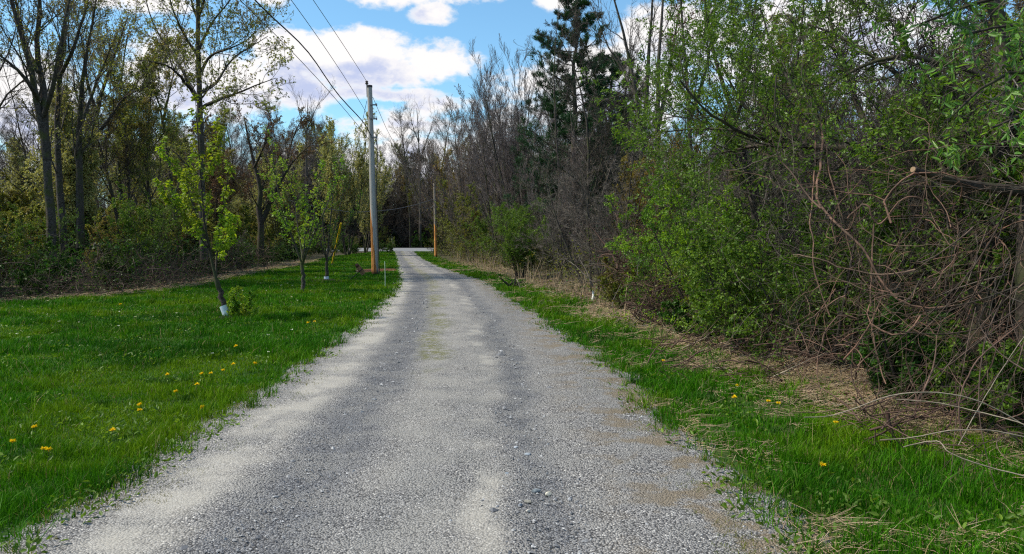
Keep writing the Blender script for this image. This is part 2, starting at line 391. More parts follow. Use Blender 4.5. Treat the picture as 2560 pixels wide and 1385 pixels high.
# ------------------------------------------------------------------ ground, lawn, driveway, crossing road
def strip(name, la, lb, ys, z, m, jitter=0.0, uv=False, cols=8, seed=1, zf=None):
    xa, xb = la(ys), lb(ys)
    if jitter:
        r = np.random.default_rng(seed)
        xa = xa + (vnoise(ys, ys*0+3, .5, seed)-.5)*jitter + (vnoise(ys, ys*0+3, .2, seed+1)-.5)*jitter*.3
        xb = xb + (vnoise(ys, ys*0+9, .5, seed+2)-.5)*jitter + (vnoise(ys, ys*0+9, .2, seed+3)-.5)*jitter*.3
    s = np.linspace(0, 1, cols); X = xa[:,None]*(1-s)+xb[:,None]*s; Y = np.repeat(ys[:,None], cols, 1)
    Z = np.full_like(X, z) if zf is None else zf(X, Y, s[None]*np.ones_like(X))
    idx = np.arange(X.size).reshape(X.shape); Q = np.stack([idx[:-1,:-1], idx[:-1,1:], idx[1:,1:], idx[1:,:-1]], -1).reshape(-1,4)
    mb = MB(); mb.add(np.stack([X,Y,Z],-1), Q); me = mb.mesh(name, m)
    if uv:
        l = me.uv_layers.new(name='UVMap'); c = (la(ys)+lb(ys))/2
        U = np.stack([(X-c[:,None]).ravel(), Y.ravel()],1)[Q.ravel()]; l.data.foreach_set('uv', U.astype(np.float32).ravel())
    return tag(obj(name, me), kind='structure')
mb = MB()
xs = np.r_[-2000,-300,-80,-30,-15,0,15,30,80,300,2000]; ys = np.r_[-2000,-200,-40,-10,0,30,60,100,123,126,134,150,170,300,2500]
XX, YY = np.meshgrid(xs, ys, indexing='ij'); ZZ = np.interp(YY, [0,124,134,180], [0,0,.35,.9]) ; ZZ = np.where(YY>2000, 4, ZZ)
idx = np.arange(XX.size).reshape(XX.shape); Q = np.stack([idx[:-1,:-1], idx[1:,:-1], idx[1:,1:], idx[:-1,1:]], -1).reshape(-1,4)
mb.add(np.stack([XX,YY,ZZ],-1), Q); tag(obj('ground', mb.mesh('ground', M_floor)), kind='structure')
ysl = np.linspace(0, YEND, 260)
strip('lawn', lambda y: fWL(y)-.4, lambda y: fRL(y)-.2, ysl, .004, M_lawn)
strip('verge', lambda y: fRR(y)+.2, lambda y: fVR(y)+.2, ysl, .004, M_verge)
yd = np.unique(np.r_[np.linspace(.5, 14, 420), np.linspace(14, 60, 260), np.linspace(60, YEND+1.2, 60)])
def dz(X, Y, s):
    u = (s-.5)*2
    e = 1-np.abs(u)**10
    ru = u*2.15; rut = np.exp(-((ru+.82)/.24)**2) + np.exp(-((ru-.72)/.22)**2)
    return .004 + e*(.028 - .020*rut + .012*(vnoise(X, Y, .6, 5)-.5) + .006*(vnoise(X, Y, .17, 6)-.5))
drive = strip('driveway', lambda y: fRL(y)-.32, lambda y: fRR(y)+.32, yd, .01, M_gravel, .20, True, 26, 3, dz)
# crossing road, banked slightly towards us
mb = MB(); A = [(-26,YEND+.6,.03),(40,YEND+.6,.03),(40,YEND+9,.42),(-26,YEND+9,.42)]
xx = np.linspace(-19.6, -15.0, 24); yy = np.array([0, .3, 2.5, 5, 8.]); 
XL, XR = W(958,625,YEND)[0]-.2, W(1068,625,YEND)[0]
xx = np.linspace(-60, 60, 80); X2, T2 = np.meshgrid(xx, yy, indexing='ij')
Z2 = .03 + T2/8*.42; idx = np.arange(X2.size).reshape(X2.shape); Q = np.stack([idx[:-1,:-1], idx[1:,:-1], idx[1:,1:], idx[:-1,1:]], -1).reshape(-1,4)
mb.add(np.stack([X2, YEND+.5+T2, Z2+.02], -1), Q); tag(obj('road', mb.mesh('road', M_asph)), kind='structure')
# reddish bare earth behind the pole
c = G(940, 676); mb = MB(); a = np.linspace(0, 2*np.pi, 40, endpoint=False); r = 1 + .25*(vnoise(a*3, a*0, 1, 4)-.5)
V = np.stack([c[0]+np.cos(a)*1.1*r, c[1]+np.sin(a)*2.6*r, np.full(40,.012)],1); V = np.vstack([V, [c[0],c[1],.07]])
i = np.arange(40); mb.add(V, None, np.stack([i,(i+1)%40,np.full(40,40)],1)); tag(obj('bare_soil', mb.mesh('bare_soil', M_soil)), kind='structure')
SOIL = c

# ------------------------------------------------------------------ grass blades (stuff)
def blades(name, X, Y, H, Wd, m, lean=.35, kind='stuff', z=0.0, seed=0, flat=0.0):
    r = np.random.default_rng(seed); N = len(X); a = r.uniform(0, 2*np.pi, N); la = r.uniform(0, 2*np.pi, N); ln = np.abs(r.normal(0, lean, N)) * H
    sx, sy = np.cos(a)*Wd/2, np.sin(a)*Wd/2; lx, ly = np.cos(la)*ln, np.sin(la)*ln
    zz = z if np.ndim(z) else np.full(N, z)
    hh = H * (1 - flat)
    V = np.stack([np.stack([X-sx, Y-sy, zz],1), np.stack([X+sx, Y+sy, zz],1),
                  np.stack([X+sx*.8+lx*.35, Y+sy*.8+ly*.35, zz+hh*.55],1), np.stack([X-sx*.8+lx*.35, Y-sy*.8+ly*.35, zz+hh*.55],1),
                  np.stack([X+lx, Y+ly, zz+hh*.93],1)],1)
    i = np.arange(N)[:,None]*5; mb = MB(); mb.add(V.reshape(-1,3), i+np.array([[0,1,2,3]]), i+np.array([[3,2,4]]))
    return obj(name, mb.mesh(name, m))
def scatter(N, y0, y1, p, seed, xmax=.74):
    r = np.random.default_rng(seed); u = r.random(N); q = 2 - p       # areal density ~ Y^-p inside the view wedge
    Y = (y0**q + u*(y1**q - y0**q))**(1/q); X = r.uniform(-1, 1, N)*(Y*xmax + .8); return X, Y, r
def lawn_grass():
    X, Y, r = scatter(1500000, 2.6, YEND-1, 1.7, 11)
    eL = fRL(Y) + (vnoise(X, Y, .45, 21)-.5)*.35 + (vnoise(X, Y, .12, 22)-.5)*.25; eR = fRR(Y) + (vnoise(X, Y, .45, 23)-.5)*.4 + (vnoise(X, Y, .12, 24)-.5)*.3
    dL, dR = eL - X, X - eR; wl = X - fWL(Y); vr = fVR(Y) - X
    left = (dL > -.02) & (wl > -.5); right = (dR > -.02) & (vr > -.8)
    pl = np.clip(dL/.5, .03, 1); pr = np.clip(dR/.4, .03, 1)*np.clip((vr+.8)/1.1, .10, 1)
    # thin, straw-coloured spots in the right verge
    thin = vnoise(X, Y, .8, 31)*.6 + vnoise(X, Y, .3, 32)*.4
    pr = pr*np.where(thin > .6, .4, 1.)
    keep = np.where(left, r.random(len(X)) < pl, np.where(right, r.random(len(X)) < pr, False))
    ds = ((X-SOIL[0])/1.1)**2 + ((Y-SOIL[1]+.4)/3.1)**2; keep &= (ds > 1) | (r.random(len(X)) < .12)
    X, Y, dd, lf = X[keep], Y[keep], np.where(left, dL, dR)[keep], left[keep]
    tall = vnoise(X, Y, .9, 41)*.5 + vnoise(X, Y, .28, 42)*.5
    H = (.04 + .11*np.clip((tall-.4)*2.2, 0, 1)**1.3)*r.uniform(.6, 1.35, len(X))*np.clip(.45+dd*1.3, .45, 1)*np.where(lf, 1, 1.1)
    Wd = .0042*np.maximum(1, (Y/4.5)**.85)*r.uniform(.7, 1.5, len(X))
    tag(blades('grass', X, Y, H, Wd, M_grass, .5, seed=5), 'spring grass covering the lawn and the driveway verge', 'grass', kind='stuff')
    # broad-leaved weeds: plantain, clover and dandelion rosettes
    X, Y, r = scatter(42000, 2.8, 30, 1.6, 12)
    ok = ((X < fRL(Y)+.1) & (X > fWL(Y))) | ((X > fRR(Y)-.1) & (X < fVR(Y)+.8)); ok &= (vnoise(X, Y, .5, 51) > .5)
    X, Y = X[ok], Y[ok]; n = len(X); a = r.uniform(0, 2*np.pi, n); e = r.uniform(.2, 1.0, n)
    D = np.stack([np.cos(a), np.sin(a), e],1); mb = MB(); B = np.stack([X, Y, r.uniform(.01, .07, n)],1)
    leaves(mb, r, B, D, .045, .42, 0, 0, True)
    tag(obj('weeds', mb.mesh('weeds', L_green)), 'low broad-leaved weeds growing through the grass', 'weeds', kind='stuff')
    # sparse seedlings creeping into the gravel edge
    X, Y, r = scatter(330000, 2.8, 40, 1.7, 13)
    d = np.minimum(np.abs(X-fRL(Y)), np.abs(X-fRR(Y))); ok = (d < .34) & (vnoise(X, Y, .3, 52)*.6+vnoise(X, Y, .09, 53)*.4 > .50+.3*d)
    X, Y = X[ok], Y[ok]; n = len(X)
    tag(blades('edge_grass', X, Y, r.uniform(.01,.04,n), .0045*np.maximum(1,(Y/4.5)**.8), L_olive, .8, seed=9, z=.015), 'thin dry grass creeping into the gravel at the driveway edges', 'grass', kind='stuff')
lawn_grass()

def straw_litter():
    X, Y, r = scatter(420000, 3.0, 60, 1.7, 14)
    vr = X - fVR(Y); ok = (vr > -.7) & (vr < 3.0) & (r.random(len(X)) < np.where(Y < 18, 1.0, .15)*np.exp(-np.maximum(-vr, 0)/.25)) & (vnoise(X, Y, .5, 61) > .2)
    wl = fWL(Y) - X; ok2 = (wl > -.1) & (wl < 1.2) & (Y > 14) & (r.random(len(X)) < .3)
    th = (X > fRR(Y)+.1) & (vr <= -.2) & (vnoise(X, Y, .8, 31)*.6 + vnoise(X, Y, .3, 32)*.4 > .66) & (r.random(len(X)) < .2)
    ok = ok | ok2 | th; X, Y = X[ok], Y[ok]; n = len(X)
    a = r.normal(0, .9, n) + .3; L = r.uniform(.05, .28, n)*np.maximum(1, (Y/9)**.5); z = r.uniform(.01, .06, n)
    D = np.stack([np.cos(a), np.sin(a), r.normal(0, .15, n)],1); p0 = np.stack([X, Y, z],1)
    mid = p0 + D*L[:,None]*.5 + r.normal(size=(n,3))*.012; P = np.stack([p0, mid, p0 + D*L[:,None]],1)
    P[...,2] = np.abs(P[...,2]) + .004
    mb = MB(); rad = (.0018*np.maximum(1, (Y/5)**.7))[:,None]*np.array([[1,1,.5]]); tubes(mb, P, rad, 3)
    tag(obj('straw_litter', mb.mesh('straw_litter', M_straw)), 'pale dead stalks and straw lying along the edge of the woods', 'litter', kind='stuff')
    X, Y, r = scatter(90000, 3.0, 60, 1.7, 15); vr = X - fVR(Y); ok = ((vr > -.2) & (vr < 5)) | ((fWL(Y)-X > .1) & (fWL(Y)-X < 3)); X, Y = X[ok], Y[ok]; n = len(X)
    a = r.uniform(0, 2*np.pi, n); mb = MB()
    leaves(mb, r, np.stack([X, Y, r.uniform(.01,.05,n)],1), np.stack([np.cos(a), np.sin(a), r.uniform(0,.4,n)],1), .055*1.0, .6, 0, 0)
    tag(obj('leaf_litter', mb.mesh('leaf_litter', M_litter)), 'brown fallen leaves on the ground under the shrubs', 'litter', kind='stuff')
straw_litter()
def tufts():
    X, Y, r = scatter(9000, 2.8, 40, 1.5, 18)
    left = (X < fRL(Y)-.05) & (X > fWL(Y)+.2); right = (X > fRR(Y)+.05) & (X < fVR(Y)+.3); near = np.minimum(np.abs(X-fRL(Y)), np.abs(X-fRR(Y))) < .5
    ok = (left & (near | (vnoise(X, Y, 1.1, 81) > .5))) | (right & (vnoise(X, Y, .7, 82) > .35)); X, Y = X[ok], Y[ok]; n = len(X); k = 22
    big = r.uniform(.5, 1.25, n)**1.5
    X = np.repeat(X, k) + r.normal(0, .035, n*k)*np.repeat(big, k); Y = np.repeat(Y, k) + r.normal(0, .035, n*k)*np.repeat(big, k); B_ = np.repeat(big, k)
    tag(blades('grass_tufts', X, Y, .15*B_*r.uniform(.5,1.2,n*k), .0055*np.maximum(1,(Y/6)**.7), M_grass, .6, seed=19), 'coarser tufts of grass standing up through the lawn and verge', 'grass', kind='stuff')
tufts()

# loose stones on the driveway (stuff) and the few big ones (things)
def pebbles():
    X, Y, r = scatter(150000, 2.9, 22, 1.9, 16, .6)
    c = (fRL(Y)+fRR(Y))/2; u = X - c; ok = (X > fRL(Y)-.35) & (X < fRR(Y)+.25)
    w = .25 + .75*np.clip(np.exp(-((u+.85)/.3)**2)+np.exp(-((u-.85)/.35)**2)+np.exp(-((u-1.5)/.4)**2), 0, 1); w *= np.where(np.abs(u+1.45) < .25, .15, 1)
    ok &= (r.random(len(X)) < w); X, Y = X[ok], Y[ok]; n = len(X)
    s = .0031*np.exp(r.normal(0, .62, n))*np.maximum(1, (Y/6)**.5)
    octa = np.array([[1,0,0],[0,1,0],[-1,0,0],[0,-1,0],[0,0,1],[0,0,-1.]]); f = np.array([[0,1,4],[1,2,4],[2,3,4],[3,0,4],[1,0,5],[2,1,5],[3,2,5],[0,3,5]])
    a = r.uniform(0, 2*np.pi, n); ca, sa = np.cos(a), np.sin(a); sc = np.stack([r.uniform(.7,1.5,n), r.uniform(.6,1.2,n), r.uniform(.45,.8,n)],1)*s[:,None]
    V = octa[None]*sc[:,None] + r.normal(size=(n,6,3))*(s*.18)[:,None,None]
    V = np.stack([V[...,0]*ca[:,None]-V[...,1]*sa[:,None]+X[:,None], V[...,0]*sa[:,None]+V[...,1]*ca[:,None]+Y[:,None], V[...,2]+.022],-1)
    mb = MB(); mb.add(V.reshape(-1,3), None, (np.arange(n)[:,None,None]*6+f[None]).reshape(-1,3))
    m, nt, b = mat('loose_stones'); g = geo(nt)
    cc = mix(nt, g.outputs['Random Per Island'], (.07,.075,.088), (.44,.44,.44)); nt.links.new(cc, b.inputs['Base Color'])
    tag(obj('gravel', mb.mesh('gravel', m, False)), 'loose grey crushed stone lying on the driveway', 'gravel', kind='stuff')
pebbles()
def rock(name, px, py, sx, sy, sz, c, label, seed, rot=0.):
    import bmesh
    bm = bmesh.new(); bmesh.ops.create_icosphere(bm, subdivisions=3, radius=1)
    r = np.random.default_rng(seed); ph = r.uniform(0, 6, (6,)); dirs = nrm(r.normal(size=(7,3))); off = r.uniform(.62,.9,7)
    for v in bm.verts:
        p = np.array(v.co)
        for d, o in zip(dirs, off):
            k = p @ d
            if k > o: p = p - d*(k-o)*.9
        p = p*(1 + .05*math.sin(p[0]*5+ph[0])*math.cos(p[1]*6+ph[1]))
        v.co = (p[0]*sx, p[1]*sy, p[2]*sz)
    me = bpy.data.meshes.new(name); bm.to_mesh(me); bm.free(); me.materials.append(plain('stone_'+name, c, .8, var=.35, scale=60))
    for p in me.polygons: p.use_smooth = False
    q = G(px, py); o = obj(name, me, None, (q[0], q[1], .02 + sz*.28)); o.rotation_euler[2] = rot
    return tag(o, label, 'stone')
rock('stone', 1340, 1236, .036, .022, .014, (.17,.20,.22), 'flat blue-grey stone beside the white stone on the driveway', 1, .3)
rock('stone', 1371, 1244, .026, .018, .015, (.62,.58,.47), 'small creamy white stone on the driveway, whitest of the stones', 2, .8)
rock('stone', 1320, 1143, .03, .022, .01, (.30,.34,.38), 'pale blue flat stone on the driveway, farther right of the two pale ones', 3)
rock('stone', 1290, 1125, .022, .016, .008, (.40,.43,.47), 'pale flat stone farthest up the driveway among the loose ones', 4, 1)
rock('stone', 1267, 1192, .017, .013, .008, (.26,.32,.38), 'small bluish stone left of the group, on the dusty track', 5, .5)
rock('stone', 1322, 1264, .03, .018, .012, (.26,.25,.22), 'brownish grey flat stone just below the blue-grey one', 6, -.4)
rock('stone', 1301, 1272, .018, .013, .01, (.22,.24,.27), 'dark grey small stone touching the brownish stone', 7, .7)
rock('stone', 1320, 1286, .014, .011, .009, (.5,.48,.44), 'small off-white stone nearest the bottom of the photo', 8, .2)
rock('stone', 1291, 1221, .014, .01, .007, (.34,.33,.31), 'tiny rounded beige stone between the bluish and blue-grey ones', 9, .2)

# ------------------------------------------------------------------ dandelions
M_yel = leafm('dandelion_yellow', [(.9,.72,.01), (.92,.6,.01)], .15); M_stem = leafm('dandelion_stem', [(.08,.16,.03), (.12,.14,.03)], .2)
def dandelion_mesh():
    r = np.random.default_rng(3); mb = MB(); n = 70
    a = r.uniform(0, 2*np.pi, n); e = r.uniform(.05, 1.2, n); D = np.stack([np.cos(a)*np.cos(e), np.sin(a)*np.cos(e), np.sin(e)],1)
    leaves(mb, r, np.zeros((n,3))+np.array([0,0,.075]), D, .021, .3)
    fl = mb.mesh('flower', M_yel); mb = MB()
    tubes(mb, np.array([[[0,0,0],[.006,0,.04],[0,0,.076]]]), np.array([[.0022,.002,.002]]), 5); return fl, mb.mesh('stem', M_stem)
FL, ST = dandelion_mesh()
dn = [(32,1108,'nearest yellow dandelion at the far left of the lawn'),(106,1128,'left one of two touching dandelions at lower left'),(124,1127,'yellow dandelion touching its neighbour at lower left, the right one'),
      (88,1072,'half-closed dandelion at left behind the pair'),(279,1079,'single yellow dandelion in tall grass at lower left of the lawn'),(349,1030,'lower yellow dandelion of a close pair in mid lawn'),(357,1014,'upper yellow dandelion of a close pair in mid lawn'),
      (443,982,'yellow dandelion beside a dark seed head in the lawn'),(492,964,'faint yellow dandelion just beyond the one beside the dark seed head'),(419,939,'leftmost yellow dandelion of the loose row across the lawn'),
      (508,937,'yellow dandelion left of the middle three in the row'),(530,936,'middle yellow dandelion of the row in the lawn'),(556,929,'largest yellow dandelion of the row in the lawn'),(584,913,'yellow dandelion above the largest one in the row'),
      (635,911,'rightmost yellow dandelion of the row, nearest the gravel'),(593,868,'lone yellow dandelion between the row and the leaning young tree'),(512,1020,'low yellow dandelion near the gravel edge'),(303,762,'tiny far dandelion near the bramble edge at left'),
      (787,806,'small far dandelion right of the leaning young tree'),(772,809,'small far dandelion left of its twin beyond the lone one'),
      (1844,967,'yellow dandelion highest up in the right-hand verge'),(1836,995,'small flattened dandelion just below the highest one on the right'),(1944,1012,'biggest yellow dandelion in the right-hand verge'),(1918,1007,'tiny dandelion left of the biggest one on the right'),
      (2089,1061,'yellow dandelion beside the pale arching canes on the right'),(2057,1169,'yellow dandelion nearest the camera on the right'),(1655,905,'tiny dandelion by the litter edge on the right')]
for k, (px, py, lab) in enumerate(dn):
    q = G(px, py, .075); s = 1.15*max(1, (q[1]/9)**.5)
    e = empty('dandelion', (q[0], q[1], 0.0), lab, 'dandelion', 'dandelions in the grass')
    a = obj('flower', FL, e); b_ = obj('stem', ST, e); e.scale = (s, s, s if s < 1.4 else 1.2); e.rotation_euler = (rng.normal(0,.12), rng.normal(0,.12), rng.uniform(0,6))

# tiny white flowers further back (stuff)
X, Y, r = scatter(500, 10, 50, 1.3, 17); ok = (X < fRL(Y)-.3) & (X > fWL(Y)+.5) & (vnoise(X, Y, 3, 71) > .55); X, Y = X[ok], Y[ok]
mb = MB(); n = len(X); a = r.uniform(0,6.3,n)
for k in range(4): leaves(mb, r, np.stack([X,Y,np.full(n,.10)],1), np.stack([np.cos(a+k*1.57), np.sin(a+k*1.57), np.full(n,.5)],1), .03, .7)
tag(obj('lawn_flowers', mb.mesh('lawn_flowers', leafm('white_petals', [(.5,.55,.4),(.7,.7,.6)], .2))), 'tiny pale flowers dotted over the far lawn', 'flowers', kind='stuff')

# ------------------------------------------------------------------ plant archetypes: each gives (trunk mesh, crown mesh)
def arche(name, seed, H, r0, bt, tm, lm, trunkK=9, n1=20, n2=7, n3=6, n4=0, t0=.3, ang1=(30,55), l1=.32, l2=.45, l3=.5, up=.35, wob=.14,
          minr=.006, leaf=0, lsize=.05, lwr=.6, stems=1, spread=.0, lean=.04, shape1=.65, taper=.12, droop=.0, fold=False, leafon=3, lspread=0., S0=8, fine=(25,55)):
    r = np.random.default_rng(seed); tr = MB(); cr = MB()
    P = []; RR_ = []
    for k in range(stems):
        a = r.uniform(0, 2*np.pi); d = np.array([math.cos(a), math.sin(a), 0])*(spread*r.uniform(.4,1.)) + np.array([0,0,1.])
        h = H*(1 if k == 0 else r.uniform(.6,1.)); p = np.array([math.cos(a)*.12, math.sin(a)*.12, -.1])*(1 if stems > 1 else 0) + np.array([0,0,-.1])
        pts = [p]; d = nrm(d + r.normal(size=3)*lean)
        for q in range(trunkK-1):
            d = nrm(d + r.normal(size=3)*lean*1.2 + np.array([0,0,.06 if spread else .03])); p = p + d*h/(trunkK-1); pts.append(p)
        P.append(pts); rad = r0*(1 if k == 0 else r.uniform(.5,.9))*np.linspace(1, taper, trunkK)**.9; rad[0] *= 1.25; RR_.append(rad)
    P = np.array(P); RR_ = np.array(RR_)
    tubes(tr, P, RR_, S0)
    P1, R1 = grow(r, P, RR_, n1, t0, .99, ang1, l1, shape1, up, wob, 6, .5, minr*1.3)
    tubes(tr, P1, R1, 5 if minr < .02 else 4)
    P2, R2 = grow(r, P1, R1, n2, .15, 1, fine, l2, .5, up*.6, wob, 4, .6, minr); tubes(cr, P2, R2, 3)
    P3, R3 = grow(r, P2, R2, n3, .1, 1, fine, l3, .4, up*.5, wob, 4, .6, minr*.8); tubes(cr, P3, R3, 3)
    last = P3
    if n4: P4, R4 = grow(r, P3, R3, n4, .1, 1, fine, .55, .3, up*.4, wob, 3, .7, minr*.7); tubes(cr, P4, R4, 3); last = P4
    mats = [bt]
    if leaf:
        mats.append(lm); src = {3: last, 2: P3}[leafon] if n4 else last
        B, D = on(r, src, leaf, .1, lspread); leaves(cr, r, B, D, lsize, lwr, 1, droop, fold)
    return tr.mesh(name+'_trunk', tm), cr.mesh(name+'_crown', mats)
A = {}
A['bareA'] = arche('bareA', 101, 16, .16, B_twig, B_grey, None, n1=28, n2=9, n3=7, n4=4, t0=.35, minr=.009)
A['bareB'] = arche('bareB', 102, 14, .13, B_twigd, B_dark, None, n1=26, n2=9, n3=7, n4=4, t0=.3, minr=.009, lean=.07)
A['bareC'] = arche('bareC', 103, 17, .17, B_purple, B_grey, None, n1=31, n2=10, n3=7, n4=4, t0=.4, minr=.009, ang1=(20,40), l1=.26)
A['bareD'] = arche('bareD', 104, 12, .10, B_twigd, B_grey, None, n1=20, n2=9, n3=7, n4=4, t0=.25, minr=.009, lean=.09, stems=2, spread=.15)
A['budY'] = arche('budY', 105, 14, .14, B_twig, B_grey, L_bud, n1=28, n2=9, n3=7, n4=3, t0=.3, minr=.008, leaf=4, lsize=.10, ang1=(20,42))
A['budP'] = arche('budP', 106, 11, .11, B_twig, B_grey, L_palebud, n1=31, n2=10, n3=7, n4=3, t0=.2, minr=.008, leaf=5, lsize=.11, ang1=(18,36), l1=.4, stems=2, spread=.12)
A['budR'] = arche('budR', 107, 12, .12, B_red, B_dark, L_redbud, n1=26, n2=9, n3=7, n4=3, t0=.25, minr=.008, leaf=4, lsize=.09, ang1=(30,60))
A['thin'] = arche('thin', 108, 15, .09, B_twigd, B_dark, None, n1=12, n2=5, n3=4, n4=2, t0=.5, minr=.009, lean=.03)
A['thinP'] = arche('thinP', 109, 14, .08, B_twig, B_grey, None, n1=12, n2=5, n3=4, n4=2, t0=.45, minr=.009, lean=.05)
A['gshrub'] = arche('gshrub', 110, 5.0, .035, B_twigd, B_dark, L_green, n1=9, n2=6, n3=5, n4=3, t0=.12, minr=.004, leaf=3, lsize=.055, stems=6, spread=.5, l1=.45, wob=.2)
A['oshrub'] = arche('oshrub', 111, 4.5, .03, B_twig, B_dark, L_olive, n1=9, n2=6, n3=5, n4=3, t0=.1, minr=.005, leaf=3, lsize=.06, stems=6, spread=.5, l1=.45, wob=.2)
A['bshrub'] = arche('bshrub', 112, 5.5, .04, B_twig, B_grey, None, n1=10, n2=7, n3=6, n4=4, t0=.1, minr=.005, stems=6, spread=.45, l1=.42, wob=.2)
A['mauve'] = arche('mauve', 113, 11, .07, B_purple, B_grey, None, n1=16, n2=7, n3=6, n4=3, t0=.12, minr=.008, stems=6, spread=.42, l1=.42, l2=.5, ang1=(12,28), wob=.05, up=.45, fine=(12,30), lean=.03)
A['mauveB'] = arche('mauveB', 118, 11, .06, B_purple, B_grey, L_redbud, n1=15, n2=7, n3=6, n4=3, t0=.12, minr=.008, stems=7, spread=.6, l1=.4, l2=.5, ang1=(12,28), wob=.05, up=.5, fine=(12,30), lean=.03, leaf=1, lsize=.06)
A['fanY'] = arche('fanY', 119, 10, .06, B_twig, B_grey, L_palebud, n1=16, n2=7, n3=6, n4=2, t0=.12, minr=.007, stems=6, spread=.32, l1=.38, l2=.5, ang1=(12,28), wob=.05, up=.45, fine=(14,32), lean=.03, leaf=5, lsize=.09)
A['fanO'] = arche('fanO', 121, 9, .05, B_twig, B_dark, leafm('orange_brown_leaves', [(.20,.14,.03),(.32,.24,.06),(.16,.16,.03)], .4), n1=16, n2=7, n3=6, n4=2, t0=.1, minr=.007, stems=6, spread=.45, l1=.4, l2=.5, ang1=(15,35), wob=.08, up=.35, fine=(15,40), leaf=4, lsize=.09)
A['brushg'] = arche('brushg', 117, 5.0, .03, B_twig, B_dark, L_bud, n1=12, n2=7, n3=6, n4=3, t0=.05, minr=.006, stems=12, spread=.6, l1=.4, wob=.2, leaf=4, lsize=.08)
A['brush'] = arche('brush', 115, 6.5, .035, B_twig, B_dark, L_olive, n1=12, n2=7, n3=6, n4=4, t0=.05, minr=.007, stems=11, spread=.35, l1=.35, wob=.2, leaf=2, lsize=.09)
A['brushd'] = arche('brushd', 116, 7.5, .035, B_twigd, B_dark, None, n1=13, n2=8, n3=6, n4=4, t0=.05, minr=.008, stems=10, spread=.3, l1=.33, wob=.2)
A['dkshrub'] = arche('dkshrub', 114, 3.0, .025, B_twigd, B_dark, L_dark, n1=8, n2=6, n3=5, n4=3, t0=.05, minr=.004, leaf=4, lsize=.07, stems=7, spread=.8, l1=.5, wob=.25)

def plant(kind, key, x, y, s, label, cat, group=None, rz=None, z=0.0, sz=None, seedr=None):
    r = seedr or rng; t, c = A[key]
    o = empty(kind, (x, y, z), label, cat, group); o.scale = (s, s, sz or s); o.rotation_euler[2] = r.uniform(0, 6.28) if rz is None else rz
    obj('trunk', t, o); obj('crown', c, o); return o

# ------------------------------------------------------------------ traced trees
def hero(name, label, cat, base, trunks, bt, tm, lm=None, lv=(), leaf=0, lsize=.06, lwr=.5, seed=1, S=9, droop=0, fold=False, lspread=0., group=None, K=10, bare=0, leafsrc=(-1,)):
    """trunks: list of ([(px,py,Y)...], r0, r1); lv: list of grow() keyword dicts, one per level"""
    r = np.random.default_rng(seed); e = empty(name, base, label, cat, group); b0 = np.array(base); tr = MB(); cr = MB()
    P = np.array([resample([W(*q) - b0 for q in pts], K) for pts, _, _ in trunks]); Rr = np.array([np.linspace(a, b_, K) for _, a, b_ in trunks])
    P[:,1:-1] += r.normal(size=P[:,1:-1].shape)*Rr[:,1:-1,None]*.25
    for i in range(len(trunks)): tubes(tr, P[i], Rr[i], S if Rr[i,0] > .02 else 5, 0, True)
    lp, lr = P[bare:], Rr[bare:]; alls = [P[bare:]]
    for k, kw in enumerate(lv):
        lp, lr = grow(r, lp, lr, **kw); alls.append(lp)
        if k == 0 and len(lv) > 2: tubes(tr, lp, lr, 4)
        else: tubes(cr, lp, lr, 3)
    mats = [bt]
    if leaf:
        mats.append(lm)
        for s_ in leafsrc:
            B, D = on(r, alls[s_], leaf, .1, lspread); leaves(cr, r, B, D, lsize, lwr, 1, droop, fold)
    obj('trunk', tr.mesh(name+'_trunk', tm), e); obj('crown', cr.mesh(name+'_crown', mats), e)
    return e, b0

def g_(x, y): p = G(x, y); return (p[0], p[1], 0.0)
# young tree A (leaning, wrapped base)
YA = G(570,797)[1]
eA, bA = hero('young_tree', 'leaning young tree with large yellow-green leaves and a white guard, nearest on the lawn', 'tree', g_(572,797),
  [([(573,799,YA),(565,775,YA),(556,752,YA),(548,722,YA),(541,700,YA)], .062, .05),
   ([(541,702,YA),(532,660,YA),(520,620,YA),(508,560,YA),(503,480,YA),(498,380,YA),(492,300,YA-.1),(488,236,YA-.1)], .032, .006),
   ([(541,702,YA),(538,650,YA+.2),(545,590,YA+.3),(556,530,YA+.4),(566,470,YA+.4),(572,430,YA+.4)], .022, .006),
   ([(520,620,YA),(490,580,YA-.3),(455,545,YA-.4),(425,500,YA-.5),(405,468,YA-.5)], .016, .005),
   ([(508,560,YA),(480,505,YA+.3),(450,440,YA+.4),(425,405,YA+.4),(400,372,YA+.4)], .016, .005),
   ([(525,630,YA),(510,570,YA-.5),(480,520,YA-.7),(470,470,YA-.7),(462,420,YA-.7)], .014, .005),
   ([(503,480,YA),(525,420,YA-.3),(535,370,YA-.3),(540,320,YA-.3)], .013, .005),
   ([(530,650,YA),(560,610,YA-.3),(572,560,YA-.5)], .012, .005)],
  B_twigd, B_dark, L_bronze, bare=1, lv=[dict(n=14, t0=.15, t1=.99, ang=(20,50), lf=.18, shape=.3, up=.5, wob=.1, K=4, rr=.4, minr=.003, lenabs=2.2), dict(n=4, t0=.2, ang=(25,50), lf=.4, up=.3, K=3, minr=.002)],
  leaf=7, lsize=.078, lwr=.42, seed=21, droop=.5, fold=True, leafsrc=(-1,-2))
